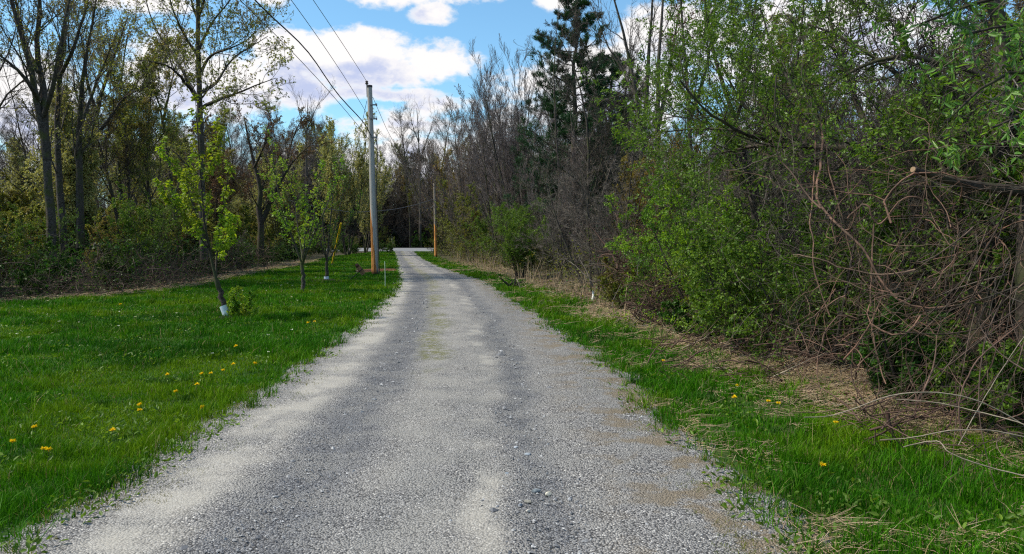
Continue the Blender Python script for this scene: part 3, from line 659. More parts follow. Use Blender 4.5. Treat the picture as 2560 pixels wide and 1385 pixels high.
# the bottom trunk has no shoots in the photograph: leaves there are few; guard and mulch
def guard(px, py, px2, py2, Y, r, label):
    a, c = W(px, py, Y), W(px2, py2, Y); mb = MB(); K = 5; t = np.linspace(0,1,K)[:,None]; P = a*(1-t)+c*t
    tubes(mb, P, np.linspace(r*1.05, r, K), 14, 0)
    return tag(obj('tree_guard', mb.mesh('tree_guard', plain('white_plastic', (.62,.72,.78), .4, var=.2, scale=20))), label, 'tree guard')
guard(573,799,559,764,YA,.085,'white plastic guard wrapped round the foot of the leaning young tree')
def mulch(px, py, r, label, seed):
    q = G(px, py); mb = MB(); n = 36; a = np.linspace(0,2*np.pi,n,endpoint=False); rings = [0, .35, .7, 1]; V = [[0,0,.07]]
    rr_ = np.random.default_rng(seed)
    for k in (1,2,3): rad = r*rings[k]*(1+rr_.normal(0,.06,n)); V += list(np.stack([np.cos(a)*rad*1.1, np.sin(a)*rad, np.full(n,[0,.065,.035,-.01][k])+rr_.normal(0,.006,n)],1))
    i = np.arange(n); T = np.stack([np.zeros(n,int), 1+i, 1+(i+1)%n],1); Q = np.concatenate([np.stack([1+k*n+i, 1+(k+1)*n+i, 1+(k+1)*n+(i+1)%n, 1+k*n+(i+1)%n],1) for k in (0,1)])
    mb.add(np.array(V), Q, T); return tag(obj('mulch_ring', mb.mesh('mulch_ring', M_mulch), None, (q[0],q[1],.004)), label, 'mulch')
mulch(572,798,.33,'dark mulch mound round the leaning young tree',1)
# sucker shrub at its foot
q = G(597,797); A['sucker'] = arche('sucker', 120, .85, .008, B_twigd, B_dark, L_yg, n1=8, n2=5, n3=4, t0=.1, minr=.002, leaf=4, lsize=.04, stems=7, spread=.2, l1=.4, wob=.2)
o = plant('small_shrub','sucker', q[0]+.02, q[1]+.05, 1.0, 'small green bushy shoots right of the leaning young tree', 'shrub')
# young tree B
YB = G(758,732)[1]
hero('young_tree', 'vase-shaped young tree in fresh green leaf, forking low, middle one on the lawn', 'tree', g_(758,732),
  [([(759,733,YB),(757,710,YB),(758,685,YB),(755,655,YB)], .065, .05),
   ([(755,660,YB),(742,620,YB),(720,570,YB),(700,500,YB),(685,430,YB),(678,335,YB)], .035, .007),
   ([(756,660,YB),(750,600,YB+.5),(742,540,YB+.8),(730,460,YB+.9),(715,400,YB+.9)], .026, .006),
   ([(757,660,YB),(768,620,YB),(790,570,YB),(815,520,YB),(840,455,YB),(855,400,YB)], .032, .006),
   ([(757,655,YB),(775,590,YB-.6),(790,520,YB-.9),(800,460,YB-1),(805,410,YB-1)], .025, .006),
   ([(742,620,YB),(715,560,YB-.5),(690,510,YB-.8),(665,440,YB-1)], .02, .005),
   ([(757,660,YB),(762,600,YB+.6),(765,540,YB+.9),(760,470,YB+1)], .02, .005)],
  B_twigd, B_grey, L_yg, bare=1, lv=[dict(n=16, t0=.12, t1=.99, ang=(20,50), lf=.20, shape=.3, up=.5, wob=.12, K=4, rr=.4, minr=.004, lenabs=2.6), dict(n=5, t0=.15, ang=(25,55), lf=.42, up=.3, K=3, minr=.0025)],
  leaf=5, lsize=.068, lwr=.55, seed=22, leafsrc=(-1,-2), lspread=.02)
YC = G(816,701)[1]
hero('young_tree', 'small young tree with thin upright stems and a mulch mound, farthest one on the lawn', 'tree', g_(816,702),
  [([(816,703,YC),(817,680,YC),(817,655,YC)], .075, .06),
   ([(817,658,YC),(812,600,YC),(805,540,YC),(795,480,YC),(790,420,YC)], .035, .007),
   ([(817,658,YC),(822,600,YC),(828,530,YC),(835,460,YC),(838,400,YC)], .035, .007),
   ([(818,655,YC),(840,620,YC),(865,570,YC),(885,530,YC),(905,500,YC)], .025, .006),
   ([(817,650,YC),(830,590,YC+.7),(850,520,YC+1),(862,460,YC+1),(868,410,YC+1)], .025, .006),
   ([(816,650,YC),(800,600,YC-.7),(780,550,YC-1),(770,500,YC-1)], .025, .006)],
  B_twigd, B_grey, L_green, bare=1, lv=[dict(n=16, t0=.12, t1=.99, ang=(20,50), lf=.20, shape=.3, up=.5, wob=.12, K=4, rr=.4, minr=.005, lenabs=2.8), dict(n=5, t0=.15, ang=(25,55), lf=.42, up=.3, K=3, minr=.003)],
  leaf=3, lsize=.07, lwr=.55, seed=23, leafsrc=(-1,-2), lspread=.02)
guard(817,703,816,691,YC,.10,'small white guard at the foot of the farthest young tree'); mulch(815,703,.75,'dark mulch mound round the farthest young tree',2)

# ------------------------------------------------------------------ utility poles, wires, guy, stake, tilted board
def pole_mat(name, base, worn, side):
    m, nt, b = mat(name); g = geo(nt); tc = nt.nodes.new('ShaderNodeTexCoord'); mp = nt.nodes.new('ShaderNodeMapping'); mp.inputs['Scale'].default_value = (14,14,.9)
    nt.links.new(tc.outputs['Object'], mp.inputs[0]); n = noise(nt, mp.outputs[0], 1.6, 6, .65)
    sp = nt.nodes.new('ShaderNodeSeparateXYZ'); nt.links.new(tc.outputs['Object'], sp.inputs[0])
    c = mix(nt, ramp(nt, n, .35, .65), base, tuple(v*.72 for v in base))
    # weathered coating has peeled off the lower left face, leaving orange wood
    xb = math_(nt, 'MULTIPLY', math_(nt, 'SUBTRACT', worn, sp.outputs[2]), side)
    xx_ = math_(nt, 'ADD', sp.outputs[0], math_(nt, 'MULTIPLY', sp.outputs[2], .03))
    w = ramp(nt, math_(nt, 'ADD', math_(nt, 'SUBTRACT', xb, xx_), math_(nt, 'MULTIPLY', math_(nt, 'SUBTRACT', n, .5), .25)), -.01, .02)
    c = mix(nt, w, c, mix(nt, ramp(nt, n, .4, .6), (.64,.29,.08), (.30,.11,.035)))
    c = mix(nt, ramp(nt, sp.outputs[2], .35, .05), c, (.02,.014,.01))
    nt.links.new(c, b.inputs['Base Color']); return m
def pole(label, bx, by, tx, ty, Y, r0, r1, m, seedz):
    base, top = W(bx, by, Y), W(tx, ty, Y); base[2] = -.05
    e = empty('utility_pole', base, label, 'utility pole', 'utility poles by the driveway'); mb = MB(); K = 14; t = np.linspace(0,1,K)[:,None]; P = (top-base)*t
    tubes(mb, P, r0 + (r1-r0)*t[:,0], 18, 0, True); obj('shaft', mb.mesh('shaft', m), e); return e, base, top
YP = G(938,686)[1]
M_met = plain('galvanised', (.22,.22,.22), .5, .6); M_blk = plain('black_rubber', (.02,.02,.022), .5); M_wire = plain('wire_grey', (.035,.035,.04), .5)
M_stl = plain('steel_strand', (.16,.16,.17), .5, .5)
eP, pb, pt = pole('tall grey utility pole, orange worn wood low on its left, nearer of the two', 938,686,924,216,YP,.165,.115,pole_mat('pole_wood',(.42,.41,.39),1.9,.065),0)
YQ = G(1090,643)[1]
eQ, qb, qt = pole('short brown and grey utility pole beyond the right verge, farther of the two', 1090,643,1086,458,YQ,.15,.10,pole_mat('pole_wood_far',(.30,.25,.20),3.2,.5),0)
def local(e, base, K): return np.asarray(K) - base
def part(name, e, mbs, m, smooth=True): return obj(name, mbs.mesh(name, m, smooth), e)
def boxm(mb, c, s):
    c = np.asarray(c, float); s = np.asarray(s, float)/2
    v = np.array([[x,y,z] for x in (-1,1) for y in (-1,1) for z in (-1,1)])*s + c
    mb.add(v, [[0,1,3,2],[4,6,7,5],[0,4,5,1],[2,3,7,6],[0,2,6,4],[1,5,7,3]])
# pole-top pin and insulator
mb = MB(); a = W(918,243,YP)-pb; c = W(917,210,YP)-pb; tubes(mb, np.linspace(a,c,4), np.full(4,.028), 8, 0, True); part('insulator_pin', eP, mb, M_met)
mb = MB(); tubes(mb, np.array([c+[0,0,-.02], c+[0,0,.02], c+[0,0,.06], c+[0,0,.10], c+[0,0,.15]]), np.array([.05,.085,.05,.08,.045]), 12, 0, True); part('insulator', eP, mb, plain('brown_porcelain', (.10,.07,.055), .3))
mb = MB(); tt = pt-pb; tubes(mb, np.array([tt+[0,0,-.04], tt+[0,0,.05]]), np.array([.135,.128]), 18, 0, True); part('cap', eP, mb, M_blk)
mb = MB()
for zpx in (262, 297, 343):
    mb = MB(); q = W(934,zpx,YP-.12)-pb; boxm(mb, q, (.30,.05,.06)); boxm(mb, q+[.14,0,0], (.05,.08,.12)); part('bracket', eP, mb, M_met, False)
# riser cable stapled down the right side of the pole
mb = MB(); rp = [W(940,345,YP-.1), W(945,365,YP-.1), W(943,400,YP-.1), W(941,480,YP-.12), W(944,560,YP-.14), W(947,650,YP-.15), W(949,686,YP-.15)]
tubes(mb, resample([p-pb for p in rp], 16), np.full(16,.022), 6, 0, True); part('riser_cable', eP, mb, M_wire)
def wire(label, pts, r, name='overhead_wire', m=None, sag=0, K=40, wav=0):
    P = np.array(pts); d = np.linspace(0,1,K); tt = np.linspace(0,1,len(P)) if False else None
    Q = resample(P, K); Q[:,2] -= sag*4*d*(1-d)
    if wav: Q[:,0] += wav*np.sin(d*17+1)*d*(1-d)*2; Q[:,2] += wav*np.sin(d*23)*d*(1-d)*2
    mb = MB(); tubes(mb, Q, np.full(K, r), 6, 0, True)
    return tag(obj(name, mb.mesh(name, m or M_wire)), label, 'wire')
def span(p, q_img, Yn, ext=-14):
    """straight run from p through the point seen at q_img at depth Yn, carried on behind the camera"""
    q = W(q_img[0], q_img[1], Yn); return q
# wires run from the pole over our left shoulder to the next pole behind us
p1 = W(917,204,YP); top1 = W(783,0,24.0); e1 = top1 + (top1-p1)/(YP-24.0)*(24.0+12)
def run(p, img, Yn, sag, r, label, wav=0):
    a = np.array(p); b_ = W(img[0], img[1], Yn); d = (b_-a)/(a[1]-Yn); endp = a + d*(a[1]+12); endp[2] = a[2] + .2
    # parabola through a, b_ and endp in z
    t = np.linspace(0,1,44); P = a[None]*(1-t[:,None]) + endp[None]*t[:,None]; tb = (a[1]-Yn)/(a[1]+12)
    zb = a[2]*(1-tb)+endp[2]*tb; k = (zb-b_[2])/(tb*(1-tb)); P[:,2] -= k*t*(1-t)
    if wav: P[:,0] += wav*np.sin(t*34)*(t<.98)*(t>.02); P[:,2] += wav*np.sin(t*34+1.2)*(t<.98)*(t>.02)
    mb = MB(); tubes(mb, P, np.full(44, r), 6, 0, True); return tag(obj('overhead_wire', mb.mesh('overhead_wire', M_wire)), label, 'wire', 'overhead wires to the tall pole')
run(p1, (783,0), 26.0, 0, .011, 'topmost thin overhead wire ending on the insulator above the pole')
run(W(926,299,YP), (728,0), 23.5, 0, .011, 'second thin overhead wire, meeting the pole a little below its top')
run(W(928,340,YP-.1), (646,0), 21.5, 0, .022, 'thick wavy black overhead cable, the heaviest of the four', .06)
run(W(922,348,YP+.1), (600,0), 20.5, 0, .011, 'lowest thin overhead wire, leftmost where it leaves the picture')
far_at = W(1084,498,YQ)
wire('thin wire dropping from the tall pole towards the far pole', [W(932,243,YP), W(967,324,YP+9), W(1014,410,YP+21), W(1084,480,YQ)], .012, sag=0)
wire('pale sagging cable running left from the far pole across the road view', [far_at, W(1040,512,YQ-1), W(990,523,YQ-3), W(943,528,YQ-5), W(881,531,YQ-8), W(800,520,YQ-12), W(720,500,YQ-14)], .03, m=M_stl)
wire('short slack cable hanging low on the left of the far pole', [W(1085,512,YQ), W(1078,520,YQ-.3), W(1065,522,YQ-.6), W(1058,518,YQ-.8)], .025, m=M_stl)
# guy strand with yellow guard
ga, gt = G(831,662), W(917,252,YP+.1); gg = ga+(gt-ga)*.325
e = empty('guy_wire', (ga[0],ga[1],0), 'guy strand with a yellow plastic guard slanting from the tall pole to the lawn', 'guy wire'); g0 = np.array([ga[0],ga[1],0])
mb = MB(); tubes(mb, np.linspace(ga-g0, gt-g0, 8), np.full(8,.012), 5, 0, True); part('strand', e, mb, M_stl)
mb = MB(); tubes(mb, np.linspace(ga-g0+[0,0,.12], gg-g0, 6), np.full(6,.06), 10, 0, True); part('guard', e, mb, plain('yellow_plastic', (.90,.58,.02), .45, var=.12))
mb = MB(); tubes(mb, np.array([ga-g0+[0,0,-.05], ga-g0+[0,0,.16]]), np.array([.05,.05]), 8, 0, True); part('anchor', e, mb, M_met)
# thin fibreglass marker stake
q = G(963,719); mb = MB(); tubes(mb, np.array([[0,0,-.05],[.003,0,.4],[-.01,0,.90]]), np.array([.013,.013,.012]), 8, 0, True)
tag(obj('marker_stake', mb.mesh('marker_stake', plain('pale_green_rod', (.42,.55,.42), .5)), None, (q[0],q[1],0)), 'thin pale green marker stake upright in the lawn right of the pole', 'stake')
q = G(1148,662); 
for k,(px,py,h,lab) in enumerate([(1150,664,.9,'thin pale reflector stake at the far right verge, left of two'),(1170,665,1.0,'thin pale reflector stake at the far right verge, right of two')]):
    q = G(px,py); mb = MB(); tubes(mb, np.array([[0,0,-.05],[0,0,h*.5],[.02,0,h]]), np.array([.014,.014,.013]), 6, 0, True)
    tag(obj('marker_stake', mb.mesh('marker_stake', B_pale), None, (q[0],q[1],0)), lab, 'stake')
# tilted board on a leaning metal stake
q = G(873,700); YT = q[1]; e = empty('tilted_marker', (q[0],q[1],0), 'small rusty brown board on a leaning thin stake in the lawn left of the pole', 'marker'); b0 = np.array([q[0],q[1],0])
mb = MB(); a = W(873,701,YT)-b0; c = W(903,674,YT)-b0; tubes(mb, np.linspace(a,c,4), np.full(4,.016), 6, 0, True); part('stake', e, mb, M_blk)
d = nrm((W(909,688,YT)-W(893,668,YT))); ax = nrm(np.array([d[0],0,d[2]])); ay = np.array([0,1,0]); az_ = np.cross(ax, ay)
def obox(mb, c, L, Wd, T, mi=0):
    v = np.array([[x,y,z] for x in (-1,1) for y in (-1,1) for z in (-1,1)])*.5
    V = c + v[:,0:1]*L*ax + v[:,1:2]*T*ay + v[:,2:3]*Wd*az_
    mb.add(V, [[0,1,3,2],[4,6,7,5],[0,4,5,1],[2,3,7,6],[0,2,6,4],[1,5,7,3]], mi=mi)
cc = W(902,676,YT)-b0
mb = MB(); obox(mb, cc, .40, .19, .06); part('board', e, mb, plain('rusty_board', (.26,.15,.07), .8, var=.5, scale=14), False)
mb = MB(); obox(mb, cc+[0,-.005,0], .03, .23, .09); part('strap', e, mb, M_blk, False)
mb = MB(); k_ = W(893,664,YT)-b0; tubes(mb, np.array([k_-ax*.09, k_-ax*.05, k_, k_+ax*.05, k_+ax*.09]), np.array([.02,.07,.085,.07,.02]), 12, 0, True); part('knob', e, mb, plain('dark_rust', (.09,.045,.03), .8))

# ------------------------------------------------------------------ left woods: traced trees
YT1 = 33.
lvT = [dict(n=11, t0=.2, t1=.98, ang=(25,60), lf=.16, shape=.2, up=.5, wob=.15, K=6, rr=.38, minr=.012, lenabs=14), dict(n=6, t0=.2, ang=(25,55), lf=.55, shape=.4, up=.3, wob=.18, K=5, rr=.6, minr=.009), dict(n=5, t0=.1, ang=(25,60), lf=.5, up=.3, wob=.2, K=4, minr=.007), dict(n=2, t0=.2, ang=(25,60), lf=.5, K=3, minr=.005)]
hero('poplar_tree', 'tall straight-trunked leafing tree with a wide airy crown behind the leaning young tree', 'tree', (W(508,640,YT1)[0], YT1, 0),
  [([(510,650,YT1),(508,560,YT1),(503,420,YT1),(499,250,YT1),(497,120,YT1),(495,0,YT1),(493,-160,YT1),(495,-330,YT1)], .17, .04),
   ([(500,255,YT1),(470,215,YT1-1),(435,170,YT1-2),(400,155,YT1-2),(350,150,YT1-2)], .09, .015),
   ([(490,240,YT1),(460,185,YT1+1),(430,130,YT1+2),(400,95,YT1+2),(375,50,YT1+2),(365,0,YT1+2)], .09, .02),
   ([(505,270,YT1),(545,248,YT1-1),(590,235,YT1-2),(635,215,YT1-3),(690,195,YT1-3)], .085, .012),
   ([(505,230,YT1),(535,215,YT1+1),(560,180,YT1+2),(580,140,YT1+2),(640,110,YT1+2),(670,90,YT1+2)], .08, .012),
   ([(503,180,YT1),(520,140,YT1),(560,125,YT1-1),(610,110,YT1-1),(640,80,YT1-1)], .07, .012),
   ([(500,150,YT1),(470,100,YT1-1),(440,50,YT1-2),(425,0,YT1-2),(410,-60,YT1-2)], .07, .015),
   ([(499,120,YT1),(525,60,YT1+1),(560,20,YT1+1),(600,-30,YT1+1)], .07, .015),
   ([(497,60,YT1),(480,10,YT1),(460,-60,YT1)], .06, .015), ([(497,40,YT1),(520,-30,YT1-1),(570,-80,YT1-1)], .06, .015)],
  B_twig, B_grey, L_bud, lvT, leaf=3, lsize=.075, lwr=.7, seed=31, K=12)
def twin(lab, base_px, Y, trunks, seed, tm=B_grey, bt=B_twig, leafm_=L_bud, leaf=2, n=(11,7,5,2), ls=.07, name='woodland_tree', leng=11, ang0=(18,42)):
    p = W(base_px, 602, Y)
    lv = [dict(n=n[0], t0=.25, t1=.99, ang=ang0, lf=.22, shape=.4, up=.5, wob=.12, K=6, rr=.38, minr=.012, lenabs=leng), dict(n=n[1], t0=.15, ang=(20,45), lf=.5, shape=.4, up=.3, wob=.14, K=5, rr=.6, minr=.009), dict(n=n[2], t0=.1, ang=(25,50), lf=.5, up=.3, wob=.16, K=4, minr=.007), dict(n=n[3], t0=.2, ang=(25,55), lf=.5, K=3, minr=.005)]
    return hero(name, lab, 'tree', (p[0], Y, 0), [([(x, y, Y+dy) for x, y, dy in t], a, b_) for t, a, b_ in trunks], bt, tm, leafm_, lv, leaf, ls, .6, seed=seed)
twin('large grey tree forking low into fanning upright limbs at the upper left', 125, 27.,
  [([(128,650,0),(125,520,0),(118,400,0),(98,250,0),(70,140,0),(35,40,0),(10,-60,0),(-10,-200,0)], .17, .03),
   ([(118,400,0),(110,280,0),(95,180,.5),(92,90,.5),(100,0,.5),(100,-160,.5)], .15, .03), ([(98,250,0),(60,190,-1),(20,150,-1),(-30,120,-1)], .09, .02),
   ([(95,180,0),(60,100,1),(40,0,1),(20,-80,1)], .08, .02), ([(110,290,0),(140,200,-1),(150,100,-1),(175,0,-1),(190,-100,-1)], .09, .02)], 32)
twin('second large grey tree with mossy trunk just right of the fanning one at upper left', 150, 29.,
  [([(160,650,0),(155,500,0),(142,380,0),(135,290,0),(150,190,0),(160,100,0),(170,0,0),(175,-150,0)], .15, .03),
   ([(200,620,0),(195,450,0),(195,330,0),(200,230,0),(205,165,0),(230,100,0),(240,0,0)], .16, .03), ([(195,330,0),(225,250,1),(255,170,1),(290,90,1)], .08, .02),
   ([(150,190,0),(185,120,-1),(210,40,-1),(235,-60,-1)], .08, .02)], 33)
twin('dark forked tree in the left woods between the mossy trunk and the tall poplar', 235, 34.,
  [([(230,640,0),(235,520,0),(215,400,0),(235,330,0),(245,250,0),(260,190,0),(300,120,0),(320,40,0)], .17, .025),
   ([(240,340,0),(280,290,0),(300,250,.5),(340,225,.5),(370,215,.5)], .08, .015), ([(240,280,0),(215,200,0),(210,120,-.5),(190,40,-.5)], .08, .015)], 34, tm=B_dark)
twin('slim pale grey tree with steep forked top in the left woods, left of the tall poplar', 305, 38.,
  [([(310,640,0),(300,500,0),(298,380,0),(297,260,0),(300,200,0),(310,130,0),(325,60,0)], .13, .02), ([(297,230,0),(280,180,0),(270,130,0)], .06, .012)], 35)
twin('leaning grey tree with fine bare crown directly left of the tall poplar', 415, 40.,
  [([(450,630,0),(430,480,0),(415,350,0),(405,270,0),(385,200,0),(350,170,0)], .13, .02), ([(410,300,0),(420,240,0),(435,180,0),(445,150,0)], .07, .015)], 36)
twin('crooked dark-limbed tree with brown old leaves behind the middle young tree', 640, 45.,
  [([(650,640,0),(650,560,0),(655,480,0),(635,410,0),(620,350,0),(610,290,0)], .22, .03), ([(652,560,0),(690,480,0),(710,430,0),(740,390,0),(790,350,0)], .16, .02),
   ([(700,450,0),(720,400,1),(730,340,1),(760,290,1)], .09, .02), ([(635,420,0),(660,370,-1),(670,310,-1)], .08, .02)], 37, tm=B_dark, bt=B_twigd, leafm_=L_redbud, leaf=3, leng=8, ang0=(30,65))
twin('sparse pale bare tree whose thin top stems spread against the cloud left of the wires', 765, 60.,
  [([(760,640,0),(765,520,0),(768,400,0),(765,330,0),(770,250,0)], .14, .02), ([(765,330,0),(790,270,0),(810,240,0)], .05, .01), ([(766,340,0),(745,270,0),(742,240,0)], .05, .01)], 38, bt=B_twig, leaf=0, n=(5,4,3,2))
twin('tall slender bare tree standing clear of the far woods right of the tall pole', 1050, 125.,
  [([(1052,620,0),(1050,520,0),(1050,420,0),(1046,330,0),(1042,270,0)], .26, .04), ([(1050,400,0),(1075,330,0),(1085,290,0)], .1, .03), ([(1048,360,0),(1030,310,0),(1025,280,0)], .1, .03)],
  40, bt=B_twig, leaf=0, n=(12,6,5,2), leng=20)

# ------------------------------------------------------------------ woods fill
MARKS = [(60,'the left picture edge'),(130,'the fanning grey tree'),(235,'the dark forked tree'),(305,'the slim pale grey tree'),(415,'the leaning grey tree'),(503,'the tall poplar'),(570,'the leaning young tree'),(645,'the crooked tree'),(758,'the middle young tree'),(816,'the farthest young tree'),(872,'the pale-budded tree'),
         (938,'the tall pole'),(1010,'the driveway end'),(1050,'the slender bare tree'),(1090,'the far pole'),(1175,'the fanning mauve tree'),(1300,'the willow-like bush'),(1445,'the tall pine'),(1510,'the shorter pine'),(1605,'the twin-trunked tree'),(1650,'the steep-stemmed tree'),(1790,'the brightest shrub'),(1890,'the slender leafing tree'),(2080,'the vine-covered shrub'),(2280,'the sawn-off limb'),(2500,'the right picture edge')]
def where(x, y, s=0, smin=0, smax=1):
    px = 1280 + F*x/max(y, 1); m = min(MARKS, key=lambda k: abs(k[0]-px)); d = px - m[0]
    side = 'in line with' if abs(d) < 14 else ('just left of' if d > -45 else 'well left of') if d < 0 else ('just right of' if d < 45 else 'well right of')
    f = (s-smin)/max(smax-smin, 1e-6); size = 'small ' if f < .3 else 'big ' if f > .72 else ''
    return size, side + ' ' + m[1]
def fill(kind, specs, X0, seed, n, region, smin, smax, label, cat, group, zf=None):
    r = np.random.default_rng(seed); placed = 0; pts = []; tries = 0
    while placed < n and tries < n*60:
        tries += 1; x, y = region(r)
        if any((x-a)**2+(y-b)**2 < X0**2 for a, b in pts): continue
        pts.append((x, y)); placed += 1; key = specs[r.integers(len(specs))]; s = r.uniform(smin, smax)
        sz_, wh = where(x, y, s, smin, smax); plant(kind, key, x, y, s, sz_ + label(key) + ', ' + wh, cat, group, rz=r.uniform(0, 6.28), z=zf(y) if zf else 0.0, seedr=r)
LB = {'bareA':'bare grey tree','bareB':'bare dark tree','bareC':'bare mauve-grey tree','bareD':'bare twin-stemmed tree','budY':'yellow-green budding tree','budP':'pale yellow budding tree','budR':'red-brown budding tree','thin':'thin dark tree','thinP':'thin pale tree',
      'gshrub':'green leafing shrub','oshrub':'olive leafing shrub','bshrub':'bare twiggy shrub','mauve':'many-stemmed mauve-grey tree','brush':'tall dense sapling clump','brushg':'spring-green sapling clump','brushd':'tall bare sapling clump','dkshrub':'dark green low bush'}
# left woods, front belt and depth
def regL(y0, y1, d0, d1):
    def f(r):
        y = r.uniform(y0, y1); return fWL(y) - r.uniform(d0, d1), y
    return f
fill('woodland_tree', ['bareA','bareB','bareC','bareD','budY','budR','budY','budP'], 2.2, 201, 42, regL(16, 85, 4, 28), .60, .84, lambda k: LB[k]+' in the left woods', 'tree', 'trees of the left woods')
fill('woodland_tree', ['bareB','budY','budP','thin','thinP','bareC','bareA','budR'], 2.6, 202, 46, regL(35, 118, 5, 50), .60, .95, lambda k: LB[k]+' deep in left woods', 'tree', 'trees deep in the left woods')
fill('sapling_clump', ['brushg','brush','brushg'], 1.8, 219, 34, regL(17, 80, 3, 9), .45, .75, lambda k: LB[k]+' by the left trees', 'saplings', 'spring-green clumps along the left woods')
fill('sapling_clump', ['brush','brushd','brush'], 2.2, 207, 60, regL(20, 118, 4.5, 34), .45, .85, lambda k: LB[k]+' between the left trees', 'saplings', 'sapling clumps between the left trees')
fill('understory_shrub', ['oshrub','gshrub','bshrub','oshrub','dkshrub'], 1.7, 203, 70, regL(17, 100, 1.8, 12), .5, .85, lambda k: LB[k]+' under the left trees', 'shrub', 'understory of the left woods')
fill('undergrowth_bush', ['dkshrub'], 1.1, 204, 60, regL(15, 70, 1.6, 7), .35, .62, lambda k: LB[k]+' edging the lawn', 'bush', 'low bushes edging the lawn')
# end of the driveway: woods beyond the crossing road
zfar = lambda y: float(np.interp(y, [0,124,134,180], [0,0,.35,.9]))
fill('far_tree', ['bareA','bareB','thin','thinP','bareA','budR','bareC','budY'], 1.8, 205, 130, lambda r: (r.uniform(-75, 45), YEND + 11 + 45*r.random()**1.3), 1.15, 1.5, lambda k: LB[k]+' beyond the crossing road', 'tree', 'woods beyond the crossing road', zfar)
fill('far_clump', ['brushd','brush','brushd'], 1.6, 208, 95, lambda r: (r.uniform(-48, 16), YEND + 13 + r.random()*25), 1.2, 2.3, lambda k: LB[k]+' beyond the crossing road', 'saplings', 'sapling clumps beyond the crossing road', zfar)
fill('far_bush', ['dkshrub','oshrub','dkshrub'], 2.0, 206, 40, lambda r: (r.uniform(-55, 25), YEND + 11 + r.random()*12), .7, 1.2, lambda k: LB[k]+' beyond the crossing road', 'bush', 'bushes beyond the crossing road', zfar)
fill('far_bush', ['dkshrub','oshrub'], 1.5, 216, 16, lambda r: (r.uniform(-19, -14)*1.05 - r.random()*12, r.uniform(84, 114)), .5, .7, lambda k: LB[k]+' beyond the lawn', 'bush', 'bushes at the far end of the lawn')

# ------------------------------------------------------------------ right side
def regR(y0, y1, d0, d1):
    def f(r):
        y = r.uniform(y0, y1); return fVR(y) + r.uniform(d0, d1), y
    return f
fill('woodland_tree', ['bareA','bareC','bareD','budR','budY'], 2.4, 211, 50, regR(26, 118, 4.5, 40), .7, .95, lambda k: LB[k]+' in the right woods', 'tree', 'trees of the right woods')
fill('woodland_tree', ['bareB','budY','bareD','thinP'], 2.2, 212, 30, regR(9, 40, 8, 34), .5, .72, lambda k: LB[k]+' behind the right thicket', 'tree', 'trees behind the right thicket')
fill('sapling_clump', ['brush','brushg','brushd'], 1.9, 217, 70, regR(13, 118, 3.2, 30), .6, .95, lambda k: LB[k]+' in the right woods', 'saplings', 'sapling clumps in the right woods')
fill('sapling_clump', ['brush','brushd'], 1.5, 218, 34, lambda r: (lambda y: (max(fVR(y)+3.5, .30*y+2) + r.uniform(0, 9), y))(r.uniform(7, 22)), .5, .8, lambda k: LB[k]+' behind the near thicket', 'saplings', 'sapling clumps behind the near thicket')
fill('understory_shrub', ['bshrub','oshrub','gshrub','bshrub'], 1.7, 213, 56, regR(14, 118, 1.9, 11), .6, .95, lambda k: LB[k]+' in the right thicket', 'shrub', 'shrubs of the right thicket')
fill('undergrowth_bush', ['dkshrub','oshrub','oshrub'], 1.3, 214, 44, regR(9, 110, .9, 6), .30, .55, lambda k: LB[k]+' along the right verge', 'bush', 'low bushes along the right verge')
fill('thicket_shrub', ['bshrub','bshrub','gshrub','brushd'], 1.3, 215, 40, regR(5.5, 17, 2.2, 10), .7, 1.0, lambda k: LB[k]+' inside the near thicket', 'shrub', 'shrubs of the near right thicket')
# the mauve clump trees between the driveway and the pine
for k, (px, Y, s, lab) in enumerate([(1240,50,1.12,'broad many-stemmed mauve-grey bare tree at the corner of the right woods'),(1180,62,1.15,'fanning mauve-grey bare tree behind the corner one, farther down the driveway'),(1320,43,1.05,'tall many-stemmed bare tree left of the pine'),(1130,80,1.15,'small fanning bare tree farthest down the right side of the driveway'),(1400,36,.58,'grey fanning bare tree in front of the pine'),(1290,58,1.22,'steep narrow bare tree topping the corner of the right woods'),(1205,70,1.25,'tall bare tree behind the corner one, its fine top against the cloud'),(1155,92,1.3,'distant many-stemmed bare tree to the right of the far pole')]):
    plant('bare_tree', ('mauve','mauveB')[k%2], W(px,602,Y)[0], Y, s, lab, 'tree', 'many-stemmed bare trees left of the pine', rz=k*1.3)
for k, (px, Y, s, key, lab) in enumerate([(1112,82,1.35,'oshrub','olive leafing shrub beside the far pole'),(1145,70,1.7,'oshrub','yellow-olive shrub just right of the far pole'),(1180,56,1.3,'oshrub','olive shrub between the far pole and the bright green bush'),(1215,50,.9,'gshrub','small green shrub at the foot of the mauve-grey tree'),
      (1480,24,1.0,'bshrub','dense dark bare shrub in the middle of the right thicket'),(1530,21,.9,'bshrub','bare grey shrub right of the dense dark one'),(1410,30,.95,'bshrub','bare grey shrub left of the dense dark one'),(1340,38,.85,'bshrub','bare twiggy shrub below the pine')]):
    plant('thicket_shrub', key, W(px,602,Y)[0], Y, s, lab, 'shrub', rz=k*2.1)

